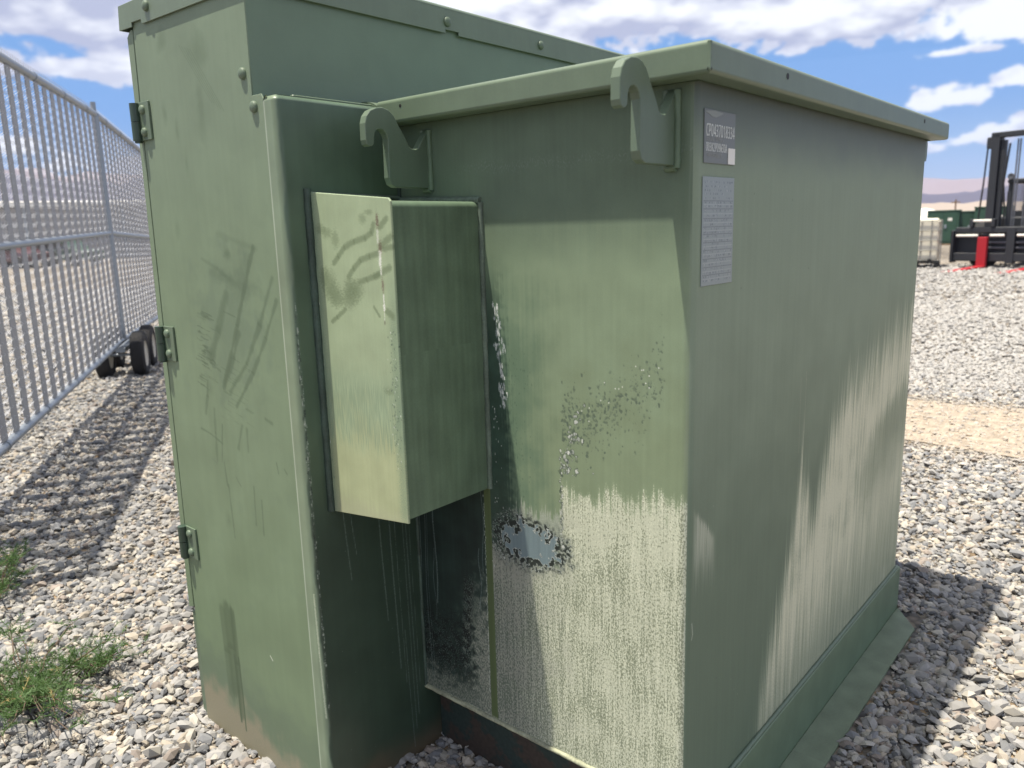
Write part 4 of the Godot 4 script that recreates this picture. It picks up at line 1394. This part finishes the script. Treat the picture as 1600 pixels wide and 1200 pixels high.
# ---------------------------------------------------------------- the rolling gate
func gate_panel(called: String, label: String, base: Vector3, dir: Vector3, length: float, wheels: bool) -> void:
	var t := thing(called, label, "gate", base, 0.0, "")
	var H := 2.28
	var along := dir.normalized()
	var flat := Vector3(along.x, 0, along.z).normalized()
	var nrm := Vector3(-flat.z, 0, flat.x)
	var at := func(s: float, h: float, o: float) -> Vector3: return along * s + Vector3(0, h, 0) + nrm * o
	for q in [["bottom_rail", 0.0, 0.027], ["middle_rail", H * 0.486, 0.024], ["top_rail", H, 0.030]]:
		var c := Mb.new()
		c.tube([at.call(0.0, q[1], 0.0), at.call(length, q[1], 0.0)], [q[2]], 12)
		var rail := part(q[0], c, M.galv, t)
		if q[0] != "middle_rail":
			for i in int(length / 0.9):
				c = Mb.new()
				c.tube([at.call(0.45 + i * 0.9 - 0.012, q[1], 0), at.call(0.45 + i * 0.9 + 0.012, q[1], 0)], [q[2] + 0.004], 12)
				part("tie_band", c, M.galv, rail)
	for s in [0.0, length]:
		var c := Mb.new()
		c.tube([at.call(s, -0.02, 0), at.call(s, H + 0.11 if s == 0.0 and wheels else H, 0)], [0.025], 12)
		part("post", c, M.galv, t)
	var hp := Mb.new()
	var foot: Vector3 = at.call(length + 0.11, 0, 0)
	hp.tube([Vector3(foot.x, -base.y - 0.1, foot.z), Vector3(foot.x, foot.y + H + 0.15, foot.z)], [0.05], 14)
	part("hinge_post", hp, M.galv, t)
	# vertical slats
	var n := int(length / 0.232)
	for i in n:
		var s := 0.12 + i * 0.232
		var c := Mb.new()
		var x := Transform3D(Basis(flat, Vector3.UP, nrm), at.call(s, H / 2, -0.004))
		c.obox(x, Vector3(0.054, H / 2 - 0.03, 0.004), 0.002)
		part("slat", c, M.slat, t)
	# woven wire
	var c := Mb.new()
	var pitch := 0.062
	var half := pitch / 2
	var cols := int(length / pitch)
	var rows := int(H / half)
	for i in cols:
		var prev := Vector3.ZERO
		for j in rows + 1:
			var p: Vector3 = at.call((i + 0.5) * pitch + (half if j % 2 else -half) * 1.02, minf(j * half, H), 0.006 if j % 2 else -0.012)
			if j > 0:
				wire(c, prev, p, 0.0017)
			prev = p
		# knuckles standing above the rail
		var k: Vector3 = at.call((i + 0.5) * pitch, H + 0.02, 0)
		wire(c, k, k + Vector3(0, 0.045, 0) + flat * 0.012, 0.0024)
	var wm := part("woven_wire", c, M.wire, t)
	wm.set_meta("kind", "stuff")
	if wheels:
		for q in [[0.0, 0.17], [0.0, -0.17], [-0.62, 0.17], [-0.62, -0.17]]:
			var wh := Node3D.new()
			wh.name = "wheel"
			t.add_child(wh, true)
			wh.position = flat * (q[0] + 0.12) + nrm * q[1] + Vector3(0, 0.24 - base.y, 0)
			var R := 0.24
			c = Mb.new()
			c.lathe(Vector3.ZERO, nrm, [Vector2(-0.055, 0.13), Vector2(-0.068, 0.17), Vector2(-0.066, 0.21), Vector2(-0.050, R - 0.006), Vector2(-0.02, R), Vector2(0.02, R), Vector2(0.050, R - 0.006), Vector2(0.066, 0.21), Vector2(0.068, 0.17), Vector2(0.055, 0.13)], 32)
			part("tyre", c, M.tyre, wh)
			c = Mb.new()
			c.lathe(Vector3.ZERO, nrm, [Vector2(-0.054, 0.001), Vector2(-0.054, 0.03), Vector2(-0.035, 0.06), Vector2(-0.045, 0.12), Vector2(-0.058, 0.134), Vector2(0.058, 0.134), Vector2(0.045, 0.12), Vector2(0.035, 0.06), Vector2(0.054, 0.03), Vector2(0.054, 0.001)], 28)
			part("rim", c, M.rim, wh)
		for s in [0.12, -0.50]:
			c = Mb.new()
			c.tube([flat * s + nrm * -0.17 + Vector3(0, 0.24 - base.y, 0), flat * s + nrm * 0.17 + Vector3(0, 0.24 - base.y, 0)], [0.016], 10)
			part("axle", c, M.galv, t)
		c = Mb.new()
		c.obox(Transform3D(Basis(flat, Vector3.UP, nrm), flat * -0.19 + Vector3(0, 0.30 - base.y, 0)), Vector3(0.40, 0.025, 0.05), 0.004)
		part("dolly_frame", c, M.galv, t)

func wire(c: Mb, a: Vector3, b: Vector3, r: float) -> void:
	var d := (b - a).normalized()
	var u := d.cross(Vector3(0.577, 0.1, -0.8)).normalized() * r
	var w := d.cross(u).normalized() * r
	var k := [u, u * -0.5 + w * 0.866, u * -0.5 - w * 0.866]
	for i in 3:
		var p: Vector3 = k[i]
		var q: Vector3 = k[(i + 1) % 3]
		c.squad(a + p, a + q, b + q, b + p, p, q, q, p)

# ---------------------------------------------------------------- far things
func build_forklift() -> void:
	var t := thing("forklift", "large dark grey forklift with tall mast and red forks parked at right", "forklift", Vector3(-2.70, 0, -22.9), deg_to_rad(-14.0))
	# its front faces local +z
	for s in [-1.0, 1.0]:
		var m := Mb.new()
		m.box(Vector3(s * 0.66 - 0.10, 0.25, 0.0), Vector3(s * 0.66 + 0.10, 3.45, 0.10), 0.01)
		m.box(Vector3(s * 0.66 - (0.10 if s > 0 else -0.07), 0.25, -0.18), Vector3(s * 0.66 - (0.07 if s > 0 else -0.10), 3.45, 0.0), 0.01)
		m.box(Vector3(s * 0.50 - 0.06, 0.3, -0.12), Vector3(s * 0.50 + 0.06, 3.30, 0.02), 0.01)
		part("mast_channel", m, M.machine, t)
		m = Mb.new()
		m.tube([Vector3(s * 0.86, 3.3, 0.02), Vector3(s * 0.89, 2.2, 0.05), Vector3(s * 0.94, 1.2, 0.08)], [0.022], 8)
		part("hose", m, M.black, t)
		m = Mb.new()
		m.box(Vector3(s * 0.80 - 0.10, 3.10, -0.05), Vector3(s * 0.80 + 0.08, 3.40, 0.06), 0.03)
		part("pulley_bracket", m, M.machine, t)
		m = Mb.new()
		m.tube([Vector3(s * 0.25, 0.4, -0.05), Vector3(s * 0.25, 2.0, -0.05)], [0.07], 10)
		part("lift_cylinder", m, M.machine, t)
		# fork: shank and blade
		m = Mb.new()
		m.box(Vector3(s * 0.63 - 0.12, 0.02, 0.34), Vector3(s * 0.63 + 0.12, 0.84, 0.44), 0.012)
		m.plate(PackedVector2Array([Vector2(0.34, 0.02), Vector2(2.3, 0.02), Vector2(2.3, 0.035), Vector2(0.44, 0.09)]), Vector3(s * 0.63 - 0.12, 0, 0), Vector3.BACK, Vector3.UP, Vector3(0.24, 0, 0), 0.004)
		part("fork", m, M.red, t)
		m = Mb.new()
		m.lathe(Vector3(s * 0.98 - 0.24, 0.62, -0.55), Vector3.RIGHT, [Vector2(0, 0.2), Vector2(0, 0.52), Vector2(0.06, 0.61), Vector2(0.42, 0.61), Vector2(0.48, 0.52), Vector2(0.48, 0.2)], 28)
		part("front_tyre", m, M.tyre, t)
	var c := Mb.new()
	c.box(Vector3(-0.78, 3.36, -0.12), Vector3(0.78, 3.50, 0.10), 0.02)
	part("mast_crossbar", c, M.machine, t)
	c = Mb.new()
	c.box(Vector3(-1.40, 0.94, 0.16), Vector3(1.40, 1.10, 0.30), 0.03)
	c.box(Vector3(-1.42, 0.20, 0.16), Vector3(1.42, 0.42, 0.30), 0.02)
	c.box(Vector3(-1.48, 0.16, 0.10), Vector3(-1.40, 1.02, 0.36), 0.02)
	c.box(Vector3(1.40, 0.16, 0.10), Vector3(1.48, 1.02, 0.36), 0.02)
	c.box(Vector3(-0.10, 0.16, 0.14), Vector3(0.10, 1.08, 0.32), 0.01)
	c.box(Vector3(-1.46, 0.42, 0.08), Vector3(1.46, 0.90, 0.13))
	part("carriage", c, M.machine, t)
	for y in [0.56, 0.70]:
		c = Mb.new()
		c.box(Vector3(-0.55, y - 0.025, 0.14), Vector3(0.55, y + 0.025, 0.24), 0.006)
		part("carriage_bar", c, M.machine_light, t)
	for q in [[-1.35, -0.80, 0.875], [-0.5, -0.15, 0.875], [0.15, 0.5, 0.875], [0.8, 1.35, 0.875], [-0.98, -0.45, 1.26], [0.45, 0.98, 1.26]]:
		c = Mb.new()
		c.tube([Vector3(q[0], q[2], 0.30), Vector3(q[1], q[2], 0.30)], [0.034], 10)
		part("cylinder_rod", c, M.white_paint, t)
	for x in [-0.98, -0.45, 0.45, 0.98]:
		c = Mb.new()
		c.box(Vector3(x - 0.05, 1.10, 0.20), Vector3(x + 0.05, 1.31, 0.34), 0.02)
		part("cylinder_bracket", c, M.machine, t)
	c = Mb.new()
	c.lathe(Vector3(0.38, 0.98, -0.15), Vector3.BACK, [Vector2(0, 0.12), Vector2(0.10, 0.12), Vector2(0.10, 0.001)], 14)
	part("red_reflector", c, M.red, t)
	for x in [-0.16, -0.10, 0.10, 0.16]:
		c = Mb.new()
		c.box(Vector3(x - 0.018, 0.5, -0.02), Vector3(x + 0.018, 3.3, 0.0), 0.004)
		part("lift_chain", c, M.machine_light, t)
	for x in [-0.32, 0.34]:
		c = Mb.new()
		c.tube([Vector3(x, 3.2, 0.05), Vector3(x * 1.1, 2.2, 0.16), Vector3(x * 0.8, 1.5, 0.20), Vector3(x * 0.9, 1.0, 0.18)], [0.026], 8)
		part("hose", c, M.black, t)
	for s in [-1.0, 1.0]:
		c = Mb.new()
		c.lathe(Vector3(s * 0.58, 2.40, -0.86), Vector3.BACK, [Vector2(0, 0.02), Vector2(0.0, 0.075), Vector2(0.08, 0.085), Vector2(0.085, 0.07), Vector2(0.07, 0.001)], 14)
		part("work_lamp", c, M.machine_light, t)
	# cab, bonnet and counterweight behind
	c = Mb.new()
	c.box(Vector3(-0.95, 0.55, -3.6), Vector3(0.95, 1.35, -0.75), 0.06)
	c.box(Vector3(-0.85, 1.35, -3.7), Vector3(0.85, 1.75, -2.2), 0.10)
	part("chassis", c, M.machine, t)
	c = Mb.new()
	for x in [-0.62, 0.62]:
		for z in [-0.95, -2.1]:
			c.box(Vector3(x - 0.05, 1.35, z - 0.05), Vector3(x + 0.05, 2.28, z + 0.05), 0.01)
	c.box(Vector3(-0.70, 2.22, -2.2), Vector3(0.70, 2.34, -0.88), 0.03)
	c.box(Vector3(-0.62, 1.35, -0.99), Vector3(0.62, 1.50, -0.93), 0.01)
	part("cab_frame", c, M.machine, t)
	c = Mb.new()
	c.box(Vector3(-0.57, 1.50, -0.965), Vector3(0.57, 2.22, -0.955))
	part("windscreen", c, M.glass, t)
	c = Mb.new()
	c.box(Vector3(-0.28, 1.30, -1.9), Vector3(0.28, 1.45, -1.45), 0.05)
	c.box(Vector3(-0.28, 1.42, -2.0), Vector3(0.28, 2.0, -1.88), 0.05)
	part("seat", c, M.black, t)
	for s in [-1.0, 1.0]:
		c = Mb.new()
		c.lathe(Vector3(s * 0.85 - 0.15, 0.45, -3.0), Vector3.RIGHT, [Vector2(0, 0.15), Vector2(0, 0.38), Vector2(0.04, 0.45), Vector2(0.26, 0.45), Vector2(0.30, 0.38), Vector2(0.30, 0.15)], 24)
		part("rear_tyre", c, M.tyre, t)

func build_tote() -> void:
	var t := thing("liquid_tote", "white caged plastic liquid tote on a black pallet behind the transformer", "tote", Vector3(-5.06, 0, -22.9), deg_to_rad(12))
	var c := Mb.new()
	c.box(Vector3(-0.58, 0.20, -0.5), Vector3(0.58, 1.36, 0.5), 0.09)
	part("tank_bottle", c, M.plastic, t)
	c = Mb.new()
	c.box(Vector3(-0.62, 0.0, -0.54), Vector3(0.62, 0.05, 0.54), 0.01)
	for x in [-0.54, 0.0, 0.54]:
		c.box(Vector3(x - 0.08, 0.05, -0.54), Vector3(x + 0.08, 0.15, 0.54), 0.01)
	c.box(Vector3(-0.62, 0.15, -0.54), Vector3(0.62, 0.19, 0.54), 0.01)
	part("pallet", c, M.black, t)
	for i in 6:
		c = Mb.new()
		var x := -0.6 + i * 0.24
		c.tube([Vector3(x, 0.19, 0.52), Vector3(x, 1.30, 0.52)], [0.012], 6)
		part("cage_bar", c, M.cage, t)
	for i in 5:
		c = Mb.new()
		var y := 0.24 + i * 0.265
		c.tube([Vector3(-0.6, y, 0.535), Vector3(0.6, y, 0.535), Vector3(0.6, y, -0.535), Vector3(-0.6, y, -0.535), Vector3(-0.6, y, 0.535)], [0.012], 6)
		part("cage_hoop", c, M.cage, t)
	for i in 5:
		c = Mb.new()
		var z := -0.4 + i * 0.2
		c.tube([Vector3(0.61, 0.19, z), Vector3(0.61, 1.30, z)], [0.012], 6)
		part("cage_bar", c, M.cage, t)
	c = Mb.new()
	c.lathe(Vector3(0.36, 0.22, 0.50), Vector3.BACK, [Vector2(0, 0.06), Vector2(0.08, 0.06), Vector2(0.08, 0.04), Vector2(0.14, 0.04), Vector2(0.14, 0.001)], 12)
	part("drain_valve", c, M.black, t)

func build_far_unit(at: Vector3, turn: float, tall: float, wide: float, label: String) -> void:
	var t := thing("green_transformer", label, "transformer", at, turn, "green transformers standing far back in the yard")
	var c := Mb.new()
	c.box(Vector3(-wide / 2, 0.12, -0.7), Vector3(wide / 2, tall - 0.10, 0.0), 0.02)
	part("tank", c, M.far_green, t)
	c = Mb.new()
	c.box(Vector3(-wide / 2 - 0.12, 0.08, 0.001), Vector3(wide / 2 + 0.12, tall, 0.55), 0.02)
	part("cabinet", c, M.far_green, t)
	c = Mb.new()
	c.box(Vector3(-wide / 2 - 0.15, tall, -0.02), Vector3(wide / 2 + 0.15, tall + 0.06, 0.58), 0.015)
	part("cabinet_roof", c, M.far_green, t)
	c = Mb.new()
	c.box(Vector3(-wide / 2 - 0.04, tall - 0.10, -0.75), Vector3(wide / 2 + 0.04, tall - 0.06, -0.02), 0.01)
	part("lid", c, M.far_green, t)
	for s in [-1.0, 1.0]:
		c = Mb.new()
		c.box(Vector3(minf(s * 0.01, s * wide / 2), 0.2, 0.552), Vector3(maxf(s * 0.01, s * wide / 2), tall - 0.06, 0.565), 0.004)
		var d := part("door", c, M.far_green, t)
		c = Mb.new()
		c.box(Vector3(s * 0.12 - 0.05, tall * 0.5, 0.566), Vector3(s * 0.12 + 0.05, tall * 0.5 + 0.16, 0.60), 0.01)
		part("door_handle", c, M.galv, d)
	c = Mb.new()
	c.box(Vector3(wide * 0.18, tall * 0.72, 0.566), Vector3(wide * 0.18 + 0.18, tall * 0.72 + 0.14, 0.57))
	part("warning_label", c, M.white_paint, t)
	c = Mb.new()
	c.box(Vector3(-wide / 2 - 0.15, 0.0, -0.75), Vector3(wide / 2 + 0.15, 0.08, 0.6), 0.01)
	part("wooden_skid", c, M.wood, t)

func build_far() -> void:
	build_far_unit(Vector3(-8.45, 0, -42.2), 0.10, 1.62, 1.15, "dark green transformer just right of the white tote")
	build_far_unit(Vector3(-7.35, 0, -42.6), 0.22, 1.55, 0.9, "dark green transformer in the gap between tote and forklift")
	build_far_unit(Vector3(-6.35, 0, -42.0), 0.15, 1.72, 1.3, "dark green transformer partly hidden behind the forklift carriage")
	# round white tent
	var t := thing("white_tent", "white domed tent far behind the green transformers", "tent", Vector3(-19.6, 0, -86.5))
	var c := Mb.new()
	c.lathe(Vector3.ZERO, Vector3.UP, [Vector2(0, 1.7), Vector2(1.1, 1.7), Vector2(1.7, 1.35), Vector2(2.05, 0.8), Vector2(2.2, 0.01)], 24)
	part("canopy", c, M.white_paint, t)
	c = Mb.new()
	c.box(Vector3(-0.4, 0, 1.62), Vector3(0.4, 1.05, 1.72), 0.02)
	part("entrance", c, M.slat, t)
	t = thing("utility_pole", "thin utility pole standing beyond the green transformers", "pole", Vector3(-13.05, 0, -67.4))
	c = Mb.new()
	c.tube([Vector3.ZERO, Vector3(0, 2.6, 0)], [0.07, 0.05], 8)
	part("shaft", c, M.wood, t)
	c = Mb.new()
	c.box(Vector3(-0.3, 2.35, -0.04), Vector3(0.3, 2.43, 0.04), 0.01)
	part("crossarm", c, M.wood, t)
	# long shed seen through the gate
	t = thing("long_shed", "long low grey metal shed with white eaves beyond the gate", "shed", Vector3(-62.5, 0, -23.0), deg_to_rad(68))
	c = Mb.new()
	c.box(Vector3(-13, 0, -9), Vector3(13, 3.9, 0), 0.02)
	part("wall", c, M.shed, t)
	for i in 9:
		c = Mb.new()
		c.box(Vector3(-12.9 + i * 3.2, 0, 0.002), Vector3(-12.7 + i * 3.2, 3.85, 0.12), 0.02)
		part("wall_post", c, M.galv, t)
	for i in 4:
		c = Mb.new()
		c.box(Vector3(-11.5 + i * 6.4, 0, 0.002), Vector3(-9.1 + i * 6.4, 2.9, 0.05), 0.01)
		part("roller_door", c, M.slat, t)
	c = Mb.new()
	c.plate(PackedVector2Array([Vector2(0.4, 3.92), Vector2(0.4, 4.22), Vector2(-4.5, 4.5), Vector2(-9.4, 4.22), Vector2(-9.4, 3.92)]), Vector3(-13.3, 0, 0), Vector3.BACK, Vector3.UP, Vector3(26.6, 0, 0))
	part("roof", c, M.white_paint, t)
	for q in [[Vector3(-49.0, 0, -14.3), M.maroon, "small dark red car parked beyond the gate near the shed", 0.4], [Vector3(-48.0, 0, -16.5), M.far_green, "dark green car parked beyond the gate right of the red one", 0.6]]:
		var v := thing("parked_car", q[2], "car", q[0], q[3])
		c = Mb.new()
		c.plate(PackedVector2Array([Vector2(-2.1, 0.35), Vector2(2.1, 0.35), Vector2(2.15, 0.8), Vector2(1.2, 0.95), Vector2(0.6, 1.45), Vector2(-1.0, 1.48), Vector2(-1.7, 1.0), Vector2(-2.15, 0.9)]), Vector3(0, 0, -0.85), Vector3.RIGHT, Vector3.UP, Vector3(0, 0, 1.7), 0.06)
		part("body", c, q[1], v)
		for s in [-0.86, 0.86]:
			c = Mb.new()
			c.plate(PackedVector2Array([Vector2(-1.35, 1.0), Vector2(0.95, 1.0), Vector2(0.5, 1.38), Vector2(-0.9, 1.4)]), Vector3(0, 0, s - 0.01), Vector3.RIGHT, Vector3.UP, Vector3(0, 0, 0.02))
			part("window", c, M.glass_dark, v)
			for x in [-1.3, 1.35]:
				c = Mb.new()
				c.lathe(Vector3(x, 0.33, s - 0.1), Vector3.BACK, [Vector2(0, 0.1), Vector2(0, 0.33), Vector2(0.2, 0.33), Vector2(0.2, 0.1)], 18)
				part("wheel", c, M.tyre, v)

# ---------------------------------------------------------------- weeds
func weed(label: String, at: Vector3, reach: float, tall: float, stems: int, sd: int) -> void:
	var t := thing("weed_plant", label, "weed", at, 0.0, "")
	rng.seed = sd
	var leaf := Mb.new()
	var dry := Mb.new()
	for i in stems:
		var az := rng.randf() * TAU
		var r := reach * rng.randf_range(0.35, 1.0)
		var h := tall * rng.randf_range(0.35, 1.0)
		var pts := []
		var rs := []
		for k in 6:
			var u := k / 5.0
			pts.append(Vector3(cos(az) * r * u + rng.randfn(0, 0.008), h * sin(u * PI * 0.62) + 0.01, sin(az) * r * u + rng.randfn(0, 0.008)))
			rs.append(lerpf(0.0032, 0.001, u))
		var c := Mb.new()
		c.tube(pts, rs, 5)
		part("stem", c, M.stem, t)
		# side twigs carrying thread-like leaves
		for k in 9:
			var u := rng.randf_range(0.15, 1.0)
			var f := u * 4.999
			var o: Vector3 = pts[int(f)].lerp(pts[int(f) + 1], f - int(f))
			var d := Vector3(rng.randfn(), rng.randf_range(0.1, 1.2), rng.randfn()).normalized()
			var l := rng.randf_range(0.03, 0.09)
			var into := dry if rng.randf() < 0.012 else leaf
			wire(into, o, o + d * l, 0.0008)
			for m in 18:
				var b := o + d * l * rng.randf_range(0.1, 1.0)
				var e := (d * 0.6 + Vector3(rng.randfn(), rng.randfn() * 0.7 + 0.2, rng.randfn()) * 0.7).normalized() * rng.randf_range(0.012, 0.034)
				var sidev := e.cross(Vector3(rng.randfn(), rng.randfn(), rng.randfn())).normalized() * 0.0012
				into.flat(b - sidev, b + sidev, b + e, Vector3.UP)
	var lf := part("foliage", leaf, M.leaf, t)
	lf.set_meta("kind", "stuff")
	if dry.v.size():
		var dr := part("dry_foliage", dry, M.dry_leaf, t)
		dr.set_meta("kind", "stuff")

# ---------------------------------------------------------------- all of it
func _ready() -> void:
	var cam := Camera3D.new()
	cam.name = "camera"
	var f0 := Vector3(-sin(HEADING), 0, -cos(HEADING))
	var r0 := f0.cross(Vector3.UP)
	var pitch := 0.1972
	var roll := -0.0287
	var fw := f0 * cos(pitch) - Vector3.UP * sin(pitch)
	var up := r0.cross(fw)
	var r2 := r0 * cos(roll) + up * sin(roll)
	var u2 := up * cos(roll) - r0 * sin(roll)
	cam.transform = Transform3D(Basis(r2, u2, -fw), EYE)
	var ca := CameraAttributesPhysical.new()
	ca.frustum_focal_length = 26.0
	ca.exposure_aperture = 4.2
	ca.frustum_focus_distance = 1.95
	ca.frustum_near = 0.05
	ca.frustum_far = 12000.0
	cam.attributes = ca
	cam.near = 0.05
	cam.far = 12000.0
	add_child(cam)
	cam.fov = 52.36
	cam.current = true

	var env := Environment.new()
	var sky := Sky.new()
	var pano := PanoramaSkyMaterial.new()
	pano.panorama = make_sky()
	sky.sky_material = pano
	env.background_mode = Environment.BG_SKY
	env.sky = sky
	env.background_energy_multiplier = 0.71
	env.tonemap_mode = Environment.TONE_MAPPER_LINEAR
	env.tonemap_exposure = 1.75
	env.fog_enabled = true
	env.fog_density = 0.00014
	env.fog_light_color = Color(0.70, 0.79, 1.0)
	env.sdfgi_enabled = true
	env.ssao_enabled = true
	env.ssil_enabled = true
	var we := WorldEnvironment.new()
	we.name = "world_environment"
	we.environment = env
	add_child(we)

	var sun := DirectionalLight3D.new()
	sun.name = "sun"
	sun.light_energy = 1.6
	sun.light_color = Color(1.0, 0.965, 0.90)
	sun.light_angular_distance = 0.7
	sun.shadow_enabled = true
	add_child(sun)
	sun.look_at_from_position(Vector3.ZERO, Vector3(0.144, -1.0, -0.22), Vector3.BACK)

	M.steel = sheet(Vector3(0.40, 0.46, 0.385), 0.5, 300)
	M.steel_side = sheet(Vector3(0.42, 0.48, 0.41), 0.5, 303)
	M.steel_lid = sheet(Vector3(0.405, 0.462, 0.375), 0.42, 306, 0.5, 0.07)
	M.steel_cap = sheet(Vector3(0.44, 0.495, 0.415), 0.45, 309, 0.5, 0.06)
	M.steel_hook = sheet(Vector3(0.395, 0.455, 0.375), 0.42, 312, 0.5, 0.06)
	M.steel_back = sheet(Vector3(0.43, 0.505, 0.41), 0.40, 315, 0.5, 0.05, 0.2)
	M.steel_dark = sheet(Vector3(0.22, 0.29, 0.235), 0.38, 318, 0.5, 0.08)
	M.steel_bolt = sheet(Vector3(0.40, 0.46, 0.375), 0.45, 321, 0.5, 0.12)
	M.steel_kick = sheet(Vector3(0.43, 0.50, 0.40), 0.45, 324, 0.5, 0.10)
	M.steel_box = sheet(Vector3(0.395, 0.465, 0.37), 0.48, 327, 0.45, 0.14, 1.0)
	M.dusty = sheet(Vector3(0.47, 0.515, 0.43), 0.6, 330, 0.4, 0.16, 0.0)
	M.rusty = paint_plinth()
	M.worn_edge = sheet(Vector3(0.66, 0.66, 0.55), 0.7, 336, 0.4, 0.5)
	M.caulk = sheet(Vector3(0.40, 0.45, 0.39), 0.6, 339, 0.4, 0.5)
	M.caulk_dark = sheet(Vector3(0.265, 0.325, 0.285), 0.5, 342, 0.4, 0.6)
	M.black = mat(Color(0.06, 0.06, 0.065), 0.6)
	M.white = mat(Color(0.86, 0.86, 0.84), 0.6)
	M.label_dark = mat(Color(0.42, 0.445, 0.445), 0.45)
	M.label_torn = mat(Color(0.52, 0.55, 0.54), 0.6)
	M.print_light = mat(Color(0.80, 0.82, 0.81), 0.6)
	M.print_dim = mat(Color(0.58, 0.60, 0.60), 0.6)
	M.stone = mat(Color(1, 1, 1), 0.9, 0.0, 0.3)
	M.stone.vertex_color_use_as_albedo = true
	M.dirt = sheet(Vector3(0.66, 0.60, 0.53), 0.95, 350, 0.2, 0.3)
	M.galv = mat(Color(0.56, 0.59, 0.62), 0.45, 0.6)
	M.wire = mat(Color(0.80, 0.81, 0.83), 0.5, 0.2)
	M.slat = mat(Color(0.55, 0.555, 0.565), 0.55)
	M.tyre = mat(Color(0.12, 0.12, 0.125), 0.85)
	M.rim = mat(Color(0.72, 0.70, 0.65), 0.6)
	M.machine = mat(Color(0.16, 0.17, 0.19), 0.5)
	M.machine_light = mat(Color(0.33, 0.34, 0.37), 0.5)
	M.red = mat(Color(0.62, 0.075, 0.13), 0.6)
	M.maroon = mat(Color(0.30, 0.13, 0.13), 0.4)
	M.white_paint = mat(Color(0.88, 0.87, 0.84), 0.5)
	M.glass = mat(Color(0.10, 0.13, 0.15, 0.25), 0.05)
	M.glass.transparency = BaseMaterial3D.TRANSPARENCY_ALPHA
	M.glass_dark = mat(Color(0.05, 0.06, 0.07), 0.1)
	M.plastic = mat(Color(0.82, 0.80, 0.73), 0.5)
	M.cage = mat(Color(0.60, 0.60, 0.58), 0.5, 0.4)
	M.far_green = mat(Color(0.17, 0.29, 0.23), 0.5)
	M.wood = mat(Color(0.45, 0.36, 0.27), 0.8)
	M.shed = mat(Color(0.55, 0.54, 0.54), 0.7)
	M.stem = mat(Color(0.36, 0.30, 0.25), 0.8)
	M.leaf = mat(Color(0.27, 0.37, 0.20), 0.7)
	M.leaf.backlight_enabled = true
	M.leaf.backlight = Color(0.25, 0.35, 0.12)
	M.dry_leaf = mat(Color(0.58, 0.52, 0.34), 0.8)
	M.plain = mat(Color(0.57, 0.525, 0.485), 0.95)
	M.hill = mat(Color(0.30, 0.285, 0.335), 0.95)
	M.mountain = mat(Color(0.52, 0.465, 0.46), 0.95)

	build_ground()
	ridge("desert_plain", "pale tan desert plain rising towards the hills", 540.0, 780.0, 9.5, 7.5, 3, M.plain)
	ridge("hill", "purple grey hills across the desert", 1740.0, 1080.0, 52.0, 38.0, 8, M.hill, 1.0, 1.5)
	ridge("mountain", "pinkish mountain range behind the purple hills", 3240.0, 1440.0, 150.0, 112.0, 15, M.mountain, 0.8, 0.75)
	build_transformer()
	var b := Vector3(-7.769, 0.380, -2.258)
	gate_panel("rolling_gate", "near chain link gate panel with grey slats and wheeled end post", b, Vector3(0.8453, -0.0236, 0.5343), 5.4, true)
	gate_panel("rolling_gate", "far chain link gate panel running away behind the green cabinet", b + Vector3(-0.06, 0, -0.04), Vector3(-0.8464, -0.0164, -0.5325), 5.4, false)
	build_forklift()
	build_tote()
	build_far()
	weed("feathery green weed with dry tips at the lower left in the gravel", Vector3(-1.88, 0.02, 0.64), 0.38, 0.14, 46, 7)
	weed("smaller dark green weed farther back by the left edge", Vector3(-2.78, 0.02, 0.46), 0.24, 0.16, 16, 17)
	weed("tiny sprig of green weed on the cabinet side of the big weed", Vector3(-1.90, 0.02, 0.46), 0.15, 0.08, 9, 27)
